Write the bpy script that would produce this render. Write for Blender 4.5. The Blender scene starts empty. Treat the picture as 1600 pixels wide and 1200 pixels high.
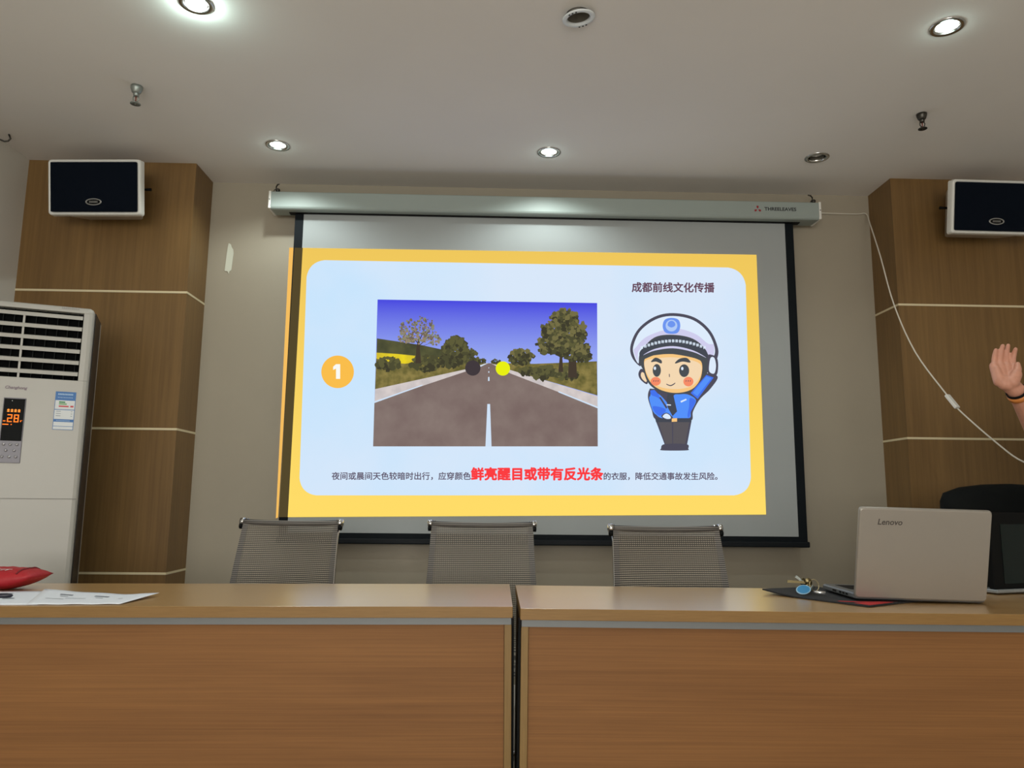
import bpy, bmesh, math, random
from mathutils import Vector, Matrix, Euler
random.seed(7)
SC = bpy.context.scene
COL = SC.collection
R = math.radians

# ------------------------------------------------------------------ camera, world, exposure
EYE = 1.06
FPX, PITCH, YAW, ROLL = 1198.7, 0.149003, 0.02733, -0.009833


def cam_axes():
    cy, sy, cp, sp = math.cos(YAW), math.sin(YAW), math.cos(PITCH), math.sin(PITCH)
    f = Vector((sy * cp, cy * cp, sp))
    r = Vector((cy, -sy, 0))
    d = f.cross(r)
    cr, sr = math.cos(ROLL), math.sin(ROLL)
    return cr * r + sr * d, -sr * r + cr * d, f


AX, AY, AZ = cam_axes()
cd = bpy.data.cameras.new('camera')
cam = bpy.data.objects.new('camera', cd)
COL.objects.link(cam)
cd.sensor_width = 36
cd.lens = FPX / 1600 * 36
cd.clip_start = 0.02
m3 = Matrix((AX, -AY, -AZ)).transposed()
cam.matrix_world = Matrix.Translation((0, 0, EYE)) @ m3.to_4x4()
SC.camera = cam
W = bpy.data.worlds.new('world')
SC.world = W
W.use_nodes = True
W.node_tree.nodes['Background'].inputs[0].default_value = (0.5, 0.55, 0.6, 1)
W.node_tree.nodes['Background'].inputs[1].default_value = 0.3
SC.view_settings.view_transform = 'Standard'
SC.view_settings.look = 'None'
SC.view_settings.gamma = 1
SC.view_settings.exposure = 0
SC.view_settings.use_curve_mapping = False
SC.cycles.max_bounces = 8
SC.cycles.sample_clamp_indirect = 4
SC.cycles.use_denoising = True

HC = 2.828          # ceiling height
DW = 4.2            # back wall
XL, XR = -2.484, 3.07
YR = -4.2           # rear wall, behind the camera
PF = 3.95           # pillar fronts

DOWN_W = 14.0        # a downlight
WINDOW_W = 148.0     # daylight through the rear window
al = bpy.data.lights.new('window_daylight', 'AREA')
al.shape = 'RECTANGLE'
al.size, al.size_y = 3.4, 1.6
al.energy = WINDOW_W
al.color = (0.99, 0.96, 0.89)
alo = bpy.data.objects.new('window_daylight', al)
COL.objects.link(alo)
alo.location = (-0.5, YR + 0.06, 1.45)
alo.rotation_euler = (R(90), 0, 0)


def ray(px, py):
    return AX * ((px - 800) / FPX) + AY * ((py - 600) / FPX) + AZ


def at_y(px, py, Y):
    d = ray(px, py)
    return Vector((0, 0, EYE)) + d * (Y / d.y)


def at_z(px, py, Z):
    d = ray(px, py)
    return Vector((0, 0, EYE)) + d * ((Z - EYE) / d.z)


# ------------------------------------------------------------------ materials
def lin(c):
    out = []
    for v in c[:3]:
        v = v / 255
        out.append(v / 12.92 if v <= 0.04045 else ((v + 0.055) / 1.055) ** 2.4)
    return tuple(out) + (1.0,)


MATS = {}


def mat(name, col=(128, 128, 128), rough=0.5, metal=0.0, bump=None, mottle=None, spec=0.5, coat=0.0):
    """col is sRGB 0-255.  mottle=(scale, amount): soft colour variation; bump=(scale, strength)."""
    if name in MATS:
        return MATS[name]
    m = bpy.data.materials.new(name)
    m.use_nodes = True
    nt = m.node_tree
    b = nt.nodes['Principled BSDF']
    b.inputs['Base Color'].default_value = lin(col)
    b.inputs['Roughness'].default_value = rough
    b.inputs['Metallic'].default_value = metal
    b.inputs['Specular IOR Level'].default_value = spec
    b.inputs['Coat Weight'].default_value = coat
    if mottle or bump:
        tc = nt.nodes.new('ShaderNodeTexCoord')
    if mottle:
        n = nt.nodes.new('ShaderNodeTexNoise')
        n.inputs['Scale'].default_value = mottle[0]
        n.inputs['Detail'].default_value = 5
        nt.links.new(tc.outputs['Object'], n.inputs['Vector'])
        mx = nt.nodes.new('ShaderNodeMix')
        mx.data_type = 'RGBA'
        k = mottle[1]
        mx.inputs[6].default_value = lin([max(0, v * (1 - k)) for v in col])
        mx.inputs[7].default_value = lin([min(255, v * (1 + k)) for v in col])
        nt.links.new(n.outputs['Fac'], mx.inputs[0])
        nt.links.new(mx.outputs[2], b.inputs['Base Color'])
    if bump:
        n2 = nt.nodes.new('ShaderNodeTexNoise')
        n2.inputs['Scale'].default_value = bump[0]
        n2.inputs['Detail'].default_value = 4
        nt.links.new(tc.outputs['Object'], n2.inputs['Vector'])
        bp = nt.nodes.new('ShaderNodeBump')
        bp.inputs['Strength'].default_value = bump[1]
        bp.inputs['Distance'].default_value = 0.004
        nt.links.new(n2.outputs['Fac'], bp.inputs['Height'])
        nt.links.new(bp.outputs['Normal'], b.inputs['Normal'])
    MATS[name] = m
    return m


def wood(name, dark, light, stretch, rough=0.45, fine=(1, 1, 1), contrast=(0.3, 0.75), spec=0.4, coat=0.0):
    """veneer: broad soft figure plus fine streaks, both stretched along the grain."""
    if name in MATS:
        return MATS[name]
    m = bpy.data.materials.new(name)
    m.use_nodes = True
    nt = m.node_tree
    b = nt.nodes['Principled BSDF']
    tc = nt.nodes.new('ShaderNodeTexCoord')
    outs = []
    for sc, det, s in ((stretch, 4, 1.0), (fine, 6, 1.0)):
        mp = nt.nodes.new('ShaderNodeMapping')
        mp.inputs['Scale'].default_value = sc
        nt.links.new(tc.outputs['Object'], mp.inputs['Vector'])
        n = nt.nodes.new('ShaderNodeTexNoise')
        n.inputs['Scale'].default_value = s
        n.inputs['Detail'].default_value = det
        n.inputs['Roughness'].default_value = 0.65
        n.inputs['Distortion'].default_value = 0.3
        nt.links.new(mp.outputs['Vector'], n.inputs['Vector'])
        outs.append(n.outputs['Fac'])
    mx = nt.nodes.new('ShaderNodeMix')
    mx.data_type = 'FLOAT'
    mx.inputs[0].default_value = 0.55
    nt.links.new(outs[0], mx.inputs[2])
    nt.links.new(outs[1], mx.inputs[3])
    cr = nt.nodes.new('ShaderNodeValToRGB')
    cr.color_ramp.elements[0].position = contrast[0]
    cr.color_ramp.elements[0].color = lin(dark)
    cr.color_ramp.elements[1].position = contrast[1]
    cr.color_ramp.elements[1].color = lin(light)
    nt.links.new(mx.outputs[0], cr.inputs['Fac'])
    nt.links.new(cr.outputs['Color'], b.inputs['Base Color'])
    b.inputs['Roughness'].default_value = rough
    b.inputs['Specular IOR Level'].default_value = spec
    b.inputs['Coat Weight'].default_value = coat
    b.inputs['Coat Roughness'].default_value = 0.29
    b.inputs['Coat IOR'].default_value = 2.1
    MATS[name] = m
    return m


def emit(name, col, strength=1.0):
    if name in MATS:
        return MATS[name]
    m = bpy.data.materials.new(name)
    m.use_nodes = True
    nt = m.node_tree
    nt.nodes.clear()
    o = nt.nodes.new('ShaderNodeOutputMaterial')
    e = nt.nodes.new('ShaderNodeEmission')
    e.inputs[0].default_value = lin(col)
    e.inputs[1].default_value = strength
    nt.links.new(e.outputs[0], o.inputs[0])
    MATS[name] = m
    return m


def emit_noise(name, c1, c2, scale, axis=None, lo=0.0, hi=1.0):
    """light of a projected picture: noise between two colours, or a ramp along one object axis from lo to hi."""
    if name in MATS:
        return MATS[name]
    m = emit(name, c1)
    nt = m.node_tree
    e = [n for n in nt.nodes if n.type == 'EMISSION'][0]
    tc = nt.nodes.new('ShaderNodeTexCoord')
    mx = nt.nodes.new('ShaderNodeMix')
    mx.data_type = 'RGBA'
    mx.inputs[6].default_value = lin(c1)
    mx.inputs[7].default_value = lin(c2)
    if axis is None:
        n = nt.nodes.new('ShaderNodeTexNoise')
        n.inputs['Scale'].default_value = scale
        n.inputs['Detail'].default_value = 6
        nt.links.new(tc.outputs['Object'], n.inputs['Vector'])
        mr = nt.nodes.new('ShaderNodeMapRange')
        mr.inputs['From Min'].default_value = 0.35
        mr.inputs['From Max'].default_value = 0.65
        nt.links.new(n.outputs['Fac'], mr.inputs['Value'])
    else:
        sp = nt.nodes.new('ShaderNodeSeparateXYZ')
        nt.links.new(tc.outputs['Object'], sp.inputs[0])
        mr = nt.nodes.new('ShaderNodeMapRange')
        mr.inputs['From Min'].default_value = lo
        mr.inputs['From Max'].default_value = hi
        nt.links.new(sp.outputs[axis], mr.inputs['Value'])
    nt.links.new(mr.outputs[0], mx.inputs[0])
    nt.links.new(mx.outputs[2], e.inputs[0])
    return m


def mesh_fabric(name, light, dark, period, clear):
    """woven sling: dark cross strands with finer see-through ones between them."""
    m = bpy.data.materials.new(name)
    m.use_nodes = True
    nt = m.node_tree
    b = nt.nodes['Principled BSDF']
    out = nt.nodes['Material Output']
    b.inputs['Roughness'].default_value = 0.6
    tc = nt.nodes.new('ShaderNodeTexCoord')
    sp = nt.nodes.new('ShaderNodeSeparateXYZ')
    nt.links.new(tc.outputs['Object'], sp.inputs[0])

    def wave(axis, p):
        mu = nt.nodes.new('ShaderNodeMath')
        mu.operation = 'MULTIPLY'
        mu.inputs[1].default_value = 2 * math.pi / p
        nt.links.new(sp.outputs[axis], mu.inputs[0])
        s = nt.nodes.new('ShaderNodeMath')
        s.operation = 'SINE'
        nt.links.new(mu.outputs[0], s.inputs[0])
        r = nt.nodes.new('ShaderNodeMapRange')
        r.inputs['From Min'].default_value = -0.55
        r.inputs['From Max'].default_value = 0.55
        nt.links.new(s.outputs[0], r.inputs['Value'])
        return r.outputs[0]
    wz = wave('Z', period)
    wx = wave('X', period * 1.1)
    mx = nt.nodes.new('ShaderNodeMix')
    mx.data_type = 'RGBA'
    mx.inputs[6].default_value = lin(light)
    mx.inputs[7].default_value = lin(dark)
    nt.links.new(wz, mx.inputs[0])
    nt.links.new(mx.outputs[2], b.inputs['Base Color'])
    inv = nt.nodes.new('ShaderNodeMath')
    inv.operation = 'SUBTRACT'
    inv.inputs[0].default_value = 1
    nt.links.new(wz, inv.inputs[1])
    mul = nt.nodes.new('ShaderNodeMath')
    mul.operation = 'MULTIPLY'
    nt.links.new(inv.outputs[0], mul.inputs[0])
    sft = nt.nodes.new('ShaderNodeMapRange')
    sft.inputs['To Min'].default_value = .45
    nt.links.new(wx, sft.inputs['Value'])
    nt.links.new(sft.outputs[0], mul.inputs[1])
    mul2 = nt.nodes.new('ShaderNodeMath')
    mul2.operation = 'MULTIPLY'
    mul2.inputs[1].default_value = clear
    nt.links.new(mul.outputs[0], mul2.inputs[0])
    tr = nt.nodes.new('ShaderNodeBsdfTransparent')
    ms = nt.nodes.new('ShaderNodeMixShader')
    nt.links.new(mul2.outputs[0], ms.inputs[0])
    nt.links.new(b.outputs[0], ms.inputs[1])
    nt.links.new(tr.outputs[0], ms.inputs[2])
    nt.links.new(ms.outputs[0], out.inputs[0])
    return m


# ------------------------------------------------------------------ mesh helpers
class MB:
    def __init__(self):
        self.bm = bmesh.new()
        self.mats = []

    def mi(self, m):
        if m not in self.mats:
            self.mats.append(m)
        return self.mats.index(m)

    def face(self, pts, m, smooth=False):
        vs = [self.bm.verts.new(p) for p in pts]
        f = self.bm.faces.new(vs)
        f.material_index = self.mi(m)
        f.smooth = smooth
        return f

    def box(self, c, s, m, rot=None):
        mtx = Matrix.Translation(c) @ ((rot.to_matrix().to_4x4()) if rot else Matrix()) @ Matrix.Diagonal((s[0], s[1], s[2], 1))
        r = bmesh.ops.create_cube(self.bm, size=1, matrix=mtx)
        k = self.mi(m)
        for v in r['verts']:
            for f in v.link_faces:
                f.material_index = k
        return r['verts']

    def box2(self, a, b, m):
        return self.box([(a[i] + b[i]) / 2 for i in range(3)], [abs(b[i] - a[i]) for i in range(3)], m)

    def rings(self, rings, m, closed=True, cap0=True, cap1=True, smooth=True):
        k = self.mi(m)
        vr = [[self.bm.verts.new(p) for p in r] for r in rings]
        n = len(vr[0])
        for i in range(len(vr) - 1):
            for j in range(n if closed else n - 1):
                j2 = (j + 1) % n
                f = self.bm.faces.new((vr[i][j], vr[i][j2], vr[i + 1][j2], vr[i + 1][j]))
                f.material_index = k
                f.smooth = smooth
        for c, r in ((cap0, vr[0]), (cap1, vr[-1])):
            if c and closed:
                f = self.bm.faces.new(r if r is vr[-1] else list(reversed(r)))
                f.material_index = k
        return vr

    def tube(self, pts, rad, m, seg=10, cap=True):
        pts = [Vector(p) for p in pts]
        if not hasattr(rad, '__len__'):
            rad = [rad] * len(pts)
        rs = []
        prev = None
        for i, p in enumerate(pts):
            t = (pts[min(i + 1, len(pts) - 1)] - pts[max(i - 1, 0)]).normalized()
            if prev is None:
                a = t.orthogonal().normalized()
            else:
                a = (prev - t * prev.dot(t)).normalized()
            prev = a
            b = t.cross(a)
            rs.append([p + (a * math.cos(2 * math.pi * j / seg) + b * math.sin(2 * math.pi * j / seg)) * rad[i] for j in range(seg)])
        self.rings(rs, m, cap0=cap, cap1=cap)

    def lathe(self, prof, m, mtx=None, seg=32, cap0=False, cap1=False):
        mtx = mtx or Matrix()
        rs = [[mtx @ Vector((r * math.cos(2 * math.pi * j / seg), r * math.sin(2 * math.pi * j / seg), z)) for j in range(seg)] for r, z in prof]
        self.rings(rs, m, cap0=cap0, cap1=cap1)

    def build(self, name, parent=None, bevel=0, loc=None, rot=None, recalc=True, seg=2):
        if recalc:
            bmesh.ops.recalc_face_normals(self.bm, faces=self.bm.faces)
        me = bpy.data.meshes.new(name)
        self.bm.to_mesh(me)
        self.bm.free()
        for m in self.mats:
            me.materials.append(m)
        o = bpy.data.objects.new(name, me)
        COL.objects.link(o)
        if parent:
            o.parent = parent
        if loc is not None:
            o.location = loc
        if rot is not None:
            o.rotation_euler = rot
        if bevel:
            md = o.modifiers.new('bevel', 'BEVEL')
            md.width = bevel
            md.segments = seg
            md.limit_method = 'ANGLE'
        return o


def tag(o, label=None, cat=None, group=None, kind=None):
    for k, v in (('label', label), ('category', cat), ('group', group), ('kind', kind)):
        if v:
            o[k] = v
    return o


def empty(name, loc, label, cat, group=None, rz=0):
    o = bpy.data.objects.new(name, None)
    COL.objects.link(o)
    o.empty_display_size = 0.05
    o.location = loc
    o.rotation_euler = (0, 0, rz)
    tag(o, label, cat, group)
    return o


def kids(o):
    return [c for c in bpy.data.objects if c.parent == o]


def copy_tree(o, parent=None):
    c = o.copy()
    COL.objects.link(c)
    if parent:
        c.parent = parent
    for ch in kids(o):
        if ch != c:
            copy_tree(ch, c)
    return c


def glyphs(body, bold=0.0, shear=0.0):
    """outline of a line of text as (points, triangles) in em units, x starting at 0; also its width."""
    cu = bpy.data.curves.new('lettering', 'FONT')
    cu.body = body
    cu.size = 1
    cu.offset = bold
    cu.shear = shear
    cu.resolution_u = 3
    ob = bpy.data.objects.new('lettering', cu)
    COL.objects.link(ob)
    dg = bpy.context.evaluated_depsgraph_get()
    me = bpy.data.meshes.new_from_object(ob.evaluated_get(dg))
    vs = [(v.co.x, v.co.y) for v in me.vertices]
    fs = [tuple(p.vertices) for p in me.polygons]
    bpy.data.objects.remove(ob)
    bpy.data.curves.remove(cu)
    bpy.data.meshes.remove(me)
    x0 = min(v[0] for v in vs)
    x1 = max(v[0] for v in vs)
    return [(v[0] - x0, v[1]) for v in vs], fs, x1 - x0


def add_text(mb, body, fn, m, width, bold=0.0, shear=0.0, ysc=None):
    """fn(x, y) -> 3D point; x runs 0..width, y in the same unit above the baseline."""
    vs, fs, w = glyphs(body, bold, shear)
    s = width / w
    k = mb.mi(m)
    bv = [mb.bm.verts.new(fn(x * s, y * (ysc or s))) for x, y in vs]
    for f in fs:
        try:
            ff = mb.bm.faces.new([bv[i] for i in f])
            ff.material_index = k
        except ValueError:
            pass


def catmull(pts, n=6):
    out = []
    N = len(pts)
    for i in range(N):
        p0, p1, p2, p3 = (Vector(pts[(i + k - 1) % N]).to_2d() for k in range(4))
        for j in range(n):
            t = j / n
            out.append(0.5 * ((2 * p1) + (p2 - p0) * t + (2 * p0 - 5 * p1 + 4 * p2 - p3) * t * t + (3 * p1 - p0 - 3 * p2 + p3) * t ** 3))
    return out


# ------------------------------------------------------------------ palette
M_ceil = mat('ceiling_paint', (230, 226, 221), 0.75, mottle=(1.2, 0.03))
M_wallb = mat('taupe_wall_paint', (160, 151, 134), 0.6, mottle=(2.0, 0.03), bump=(180, 0.05))
M_wallw = mat('white_wall_paint', (214, 210, 202), 0.7, mottle=(2.0, 0.02))
M_floor = mat('floor_tile', (178, 170, 160), 0.4, mottle=(3, 0.08))
M_pil = wood('pillar_veneer', (104, 78, 45), (136, 105, 62), (5, 5, 0.7), 0.42, (70, 70, 1.6), (0.3, 0.72))
M_trim = mat('cream_inlay', (222, 208, 172), 0.4)
M_white = mat('white_plastic', (226, 224, 218), 0.4)
M_acw = mat('ac_white', (174, 171, 164), 0.38, mottle=(2.5, 0.015))
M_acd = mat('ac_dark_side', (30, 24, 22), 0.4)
M_black = mat('black_plastic', (9, 10, 11), 0.55, spec=.12)
M_blackfab = mat('black_fabric', (20, 22, 24), 0.8, bump=(300, 0.3))
M_chrome = mat('chrome', (205, 205, 205), 0.15, 1.0)
M_steel = mat('dull_steel', (150, 156, 152), 0.42, .7)
M_dsteel = mat('dark_steel', (80, 78, 74), 0.4, 1.0)

# ------------------------------------------------------------------ the setting
b = MB()
b.box2((XL - 0.1, YR - 0.1, -0.1), (XR + 0.1, DW + 0.1, 0), M_floor)
tag(b.build('floor'), kind='structure')

LIGHTS = [(-1.09, 2.582), (0.303, 2.588), (1.69, 2.598), (-1.102, 3.712), (0.28, 3.722), (1.672, 3.714),
          (-1.09, 1.46), (0.30, 1.46), (1.69, 1.46), (-1.09, 0.0), (0.30, 0.0), (1.69, 0.0)]
HOLE = 0.047
cu = bpy.data.curves.new('ceiling', 'CURVE')
cu.dimensions = '2D'
cu.fill_mode = 'BOTH'


def poly_spline(pts):
    s = cu.splines.new('POLY')
    s.points.add(len(pts) - 1)
    for p, q in zip(s.points, pts):
        p.co = (q[0], q[1], 0, 1)
    s.use_cyclic_u = True


poly_spline([(XL - .1, YR - .1), (XR + .1, YR - .1), (XR + .1, DW + .1), (XL - .1, DW + .1)])
for x, y in LIGHTS:
    poly_spline([(x + HOLE * math.cos(k * math.pi / 16), y + HOLE * math.sin(k * math.pi / 16)) for k in range(32)])
tmp = bpy.data.objects.new('ceiling', cu)
COL.objects.link(tmp)
dg = bpy.context.evaluated_depsgraph_get()
me = bpy.data.meshes.new_from_object(tmp.evaluated_get(dg))
bpy.data.objects.remove(tmp)
me.materials.clear()
me.materials.append(M_ceil)
ceil = bpy.data.objects.new('ceiling', me)
COL.objects.link(ceil)
ceil.location = (0, 0, HC)
tag(ceil, kind='structure')
b = MB()
b.box2((XL - .1, YR - .1, HC + 0.2), (XR + .1, DW + .1, HC + 0.28), M_ceil)
tag(b.build('ceiling_slab'), kind='structure')

b = MB()
b.box2((XL - .1, DW, 0), (XR + .1, DW + .1, HC + .2), M_wallb)
tag(b.build('wall_back'), kind='structure')
b = MB()
b.box2((XL - .1, YR - .1, 0), (XL, DW, HC + .2), M_wallw)
tag(b.build('wall_left'), kind='structure')
b = MB()
b.box2((XR, YR - .1, 0), (XR + .1, DW, HC + .2), M_wallw)
tag(b.build('wall_right'), kind='structure')
b = MB()
wx0, wx1, wz0, wz1 = -2.3, 1.3, 0.6, 2.3
b.box2((XL, YR - .1, 0), (XR, YR, wz0), M_wallw)
b.box2((XL, YR - .1, wz1), (XR, YR, HC + .2), M_wallw)
b.box2((XL, YR - .1, wz0), (wx0, YR, wz1), M_wallw)
b.box2((wx1, YR - .1, wz0), (XR, YR, wz1), M_wallw)
tag(b.build('wall_rear'), kind='structure')
b = MB()
b.box2((wx0, YR - .07, wz0), (wx1, YR - .06, wz1), emit('daylit_pane', (236, 240, 244), 0.8))
for k in range(5):
    x = wx0 + (wx1 - wx0) * k / 4
    b.box2((x - .03, YR - .06, wz0), (x + .03, YR - .01, wz1), M_white)
for z in (wz0 + .03, wz1 - .03):
    b.box2((wx0, YR - .06, z - .03), (wx1, YR - .01, z + .03), M_white)
tag(b.build('window_1'), kind='structure')

for nm, x0, x1 in (('pillar_left', XL, -1.6), ('pillar_right', 2.18, XR)):
    b = MB()
    b.box2((x0, PF, 0), (x1, DW, HC), M_pil)
    tag(b.build(nm), kind='structure')
n = 1
for nm, x0, x1, side in (('left', XL, -1.6, 1), ('right', 2.18, XR, -1)):
    for z in (0.678, 1.396, 2.114):
        b = MB()
        b.box2((x0, PF - .0015, z - .0055), (x1, PF, z + .0055), M_trim)
        xe = x1 if side > 0 else x0
        b.box2((xe, PF - .0015, z - .0055), (xe + side * .0015, DW, z + .0055), M_trim)
        tag(b.build('trim_%d' % n), kind='structure')
        n += 1
b = MB()
b.box2((XL, DW - .012, 0), (XR, DW, .1), M_white)
tag(b.build('baseboard_back'), kind='structure')

# ------------------------------------------------------------------ downlights
M_bulb = emit('lamp_glow', (246, 255, 250), 9.0)
M_off = mat('unlit_lamp_glass', (170, 168, 160), 0.25)
M_can = mat('reflector_can', (175, 172, 165), 0.22, 1.0)
M_ring = mat('chrome_ring', (190, 190, 188), 0.18, 1.0)
M_ringw = mat('white_ring', (225, 232, 236), 0.35)


def downlight(i, label, lit, drop=0.02, watt=DOWN_W, white=False, ring=0.061, spill=0.0):
    x, y = LIGHTS[i]
    o = empty('recessed_downlight', (x, y, HC), label, 'ceiling light', 'recessed ceiling downlights')
    b = MB()
    mr = M_ringw if white else M_ring
    rot = Euler((R(5), R(-7), 0)).to_matrix().to_4x4() if white else Matrix()
    off = Matrix.Translation((0, 0, -.012 if white else 0)) @ rot
    b.lathe([(ring, 0.001), (ring, -0.003), (ring - .003, -.005), (HOLE, -.0055), (HOLE - .004, -.003), (HOLE - .005, .006)], mr, off, 40)
    if white:
        for a0 in (0.9, 1.15, 1.4, 3.9, 4.15, 4.4):
            p = off @ Vector((math.cos(a0) * .054, math.sin(a0) * .054, -.0068))
            b.box(p, (.006, .003, .002), M_black, Euler((0, 0, a0 + 1.57)))
    b.build('trim_ring', o)
    b = MB()
    b.lathe([(HOLE - .006, .004), (HOLE - .008, .03), (HOLE - .014, .06), (.03, .09), (.02, .1)], mat('grey_can', (120, 116, 108), .5) if white else M_can, off, 40, cap1=True)
    b.build('reflector', o)
    b = MB()
    zb = (0.006 if lit else 0.012) - (.016 if drop > 0.03 else 0)
    if lit:
        b.lathe([(.0, zb), (.020, zb + .001), (.034, zb + .005), (.0375, zb + .012), (.030, zb + .035), (.018, .095)], M_bulb, None, 28)
    elif white:
        b.tube([(.014 * math.cos(k * .7), .014 * math.sin(k * .7), .03 + k * .0028) for k in range(19)], .006, M_off, 8)
    else:
        b.lathe([(.0, zb), (.016, zb + .001), (.030, zb + .004), (.036, zb + .012), (.02, .095)], M_off, None, 24)
    b.build('bulb', o)
    if lit:
        # the can cuts the beam off before it grazes the ceiling; a lamp that sticks out also spills a little sideways
        for kind, en, zl_ in (('SPOT', watt, -.035), ('POINT', spill, -.03)):
            if not en:
                continue
            ld = bpy.data.lights.new('downlight_lamp', kind)
            ld.energy = en
            ld.color = (0.90, 1.0, 0.96) if kind == 'SPOT' else (0.72, 1.0, 0.93)
            ld.shadow_soft_size = 0.022
            if kind == 'SPOT':
                ld.spot_size = R(150)
                ld.spot_blend = .5
            lo = bpy.data.objects.new('downlight_lamp', ld)
            COL.objects.link(lo)
            lo.parent = o
            lo.location = (0, 0, zl_)
    return o


downlight(0, 'lit downlight with a bright halo, cut by the upper edge, above the left table', True, 0.034, spill=2.0)
downlight(1, 'unlit white-ringed downlight hanging slightly loose at the top middle of the ceiling', False, white=True, ring=0.06)
downlight(2, 'lit chrome downlight at the upper right, in front of the right sprinkler', True, spill=.18)
downlight(3, 'small lit downlight near the left end of the screen casing', True, spill=.1)
downlight(4, 'small lit downlight in front of the middle of the screen casing', True, spill=.1)
downlight(5, 'dark unlit chrome downlight near the right end of the screen casing', False)
for i in range(6, 12):
    downlight(i, 'downlight farther back in the room, above or behind the camera', i not in (8, 11))

# ------------------------------------------------------------------ sprinklers
def sprinkler(x, y, label, m, k=1.0):
    o = empty('fire_sprinkler', (x, y, HC), label, 'sprinkler', 'ceiling sprinklers')
    b = MB()
    b.lathe([(.0, 0), (.027, -.001), (.026, -.012), (.02, -.03), (.014, -.036), (0, -.036)], m, None, 20)
    b.build('cup', o)
    b = MB()
    b.lathe([(.012, -.03), (.013, -.045), (.009, -.05), (0, -.05)], m, None, 16)
    for s in (-1, 1):
        b.tube([(s * .009, 0, -.046), (s * .014, 0, -.056), (s * .012, 0, -.068), (s * .003, 0, -.078)], .0025, m, 8)
    b.build('frame_arms', o)
    b = MB()
    b.tube([(0, 0, -.048), (0, 0, -.076)], .003, mat('sprinkler_bulb', (120, 60, 50), .2), 8)
    b.build('glass_bulb', o)
    b = MB()
    b.lathe([(0, -.078), (.006, -.078), (.022, -.084), (.023, -.087), (.006, -.083), (0, -.09)], m, None, 18)
    b.build('deflector', o)
    o.scale = (k, k, k)


sprinkler(-1.566, 3.169, 'pale steel sprinkler head on the ceiling, the left one, above the air conditioner', M_steel, 0.95)
sprinkler(1.958, 3.245, 'dark steel sprinkler head on the ceiling at the right, behind the upper right downlight', M_dsteel, 0.85)

# bent wire on the left wall
b = MB()
b.tube([(-2.478, 3.60, 2.80), (-2.47, 3.62, 2.80), (-2.45, 3.64, 2.795), (-2.43, 3.655, 2.79), (-2.415, 3.66, 2.795), (-2.405, 3.66, 2.808), (-2.412, 3.655, HC)], .0045, M_dsteel, 8)
tag(b.build('wire_hook'), 'thin dark bent wire hook where the left wall meets the ceiling', 'hook')

# ------------------------------------------------------------------ projection screen
YS = 4.095
scr = empty('projection_screen', (0.3, YS, 0.82), 'large pull-down projection screen with black borders under a white casing', 'projection screen')
scr.location = (0, 0, 0)
M_case = mat('casing_enamel', (150, 160, 156), 0.5, spec=.3, bump=(40, 0.02))
cz0, cz1 = 2.6166, 2.7105
cx0, cx1 = -1.228, 1.82
b = MB()
prof = [(4.02, cz0 + .008), (4.02, cz1 - .004), (4.026, cz1), (4.14, cz1), (4.14, cz0), (4.032, cz0 - .006), (4.024, cz0)]
b.rings([[(x, y, z) for y, z in prof] for x in (cx0 + .012, cx1 - .012)], M_case, smooth=False)
b.box2((cx0 + .1, 4.075, cz0 - .0075), (cx1 - .1, 4.115, cz0 - .003), M_black)
b.build('casing', scr, bevel=.003)
for sx, x in ((-1, cx0), (1, cx1)):
    b = MB()
    b.box2((x, 4.0185, cz0 - .004), (x - sx * .014, 4.142, cz1 + .002), M_white)
    e = b.build('end_cap', scr, bevel=.004)
    b = MB()
    b.lathe([(0, 0), (.003, 0), (.003, .002), (0, .002)], M_dsteel, Matrix.Translation((x - sx * .007, 4.0185, (cz0 + cz1) / 2)) @ Matrix.Rotation(R(90), 4, 'X'), 10)
    b.build('screw', e)
    b = MB()
    xx = x - sx * .022
    b.tube([(xx, 4.13, cz1 + .085), (xx, 4.10, cz1 + .07), (xx, 4.08, cz1 + .05), (xx, 4.08, cz1 + .03)], .004, M_dsteel, 8)
    b.tube([(xx + .012 * math.cos(a * .55), 4.08 + .003 * math.sin(a), cz1 + .018 + .016 * math.sin(a * .55)) for a in range(13)], .003, M_dsteel, 8)
    b.lathe([(0, -.012), (.011, -.008), (.013, 0), (.011, .008), (0, .012)], M_dsteel, Matrix.Translation((xx + .008, 4.085, cz1 + .03)), 10)
    b.build('hanging_hook', scr)
fx0, fx1, fz0 = -1.098, 1.687, 0.848
bx = 0.0475
b = MB()
b.box2((fx0 + bx, YS, fz0 + .03), (fx1 - bx, YS + .001, cz0), mat('screen_cloth', (160, 165, 166), 0.8))
b.build('white_fabric', scr)
b = MB()
M_bord = mat('screen_black_border', (14, 20, 25), 0.7, spec=.15)
b.box2((fx0, YS, fz0), (fx0 + bx, YS + .001, cz0), M_bord)
b.box2((fx1 - bx, YS, fz0), (fx1, YS + .001, cz0), M_bord)
b.box2((fx0 + bx, YS, fz0), (fx1 - bx, YS + .001, fz0 + .03), M_bord)
b.build('black_border', scr)
b = MB()
b.box2((fx0 - .008, YS - .014, fz0 - .026), (fx1 + .008, YS + .014, fz0 + .004), mat('screen_bar', (14, 19, 24), 0.55, spec=.2))
b.build('bottom_bar', scr, bevel=.006)
b = MB()
zc = 2.664


def on_case(x, y):
    return Vector((x, 4.0192, y))


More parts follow.
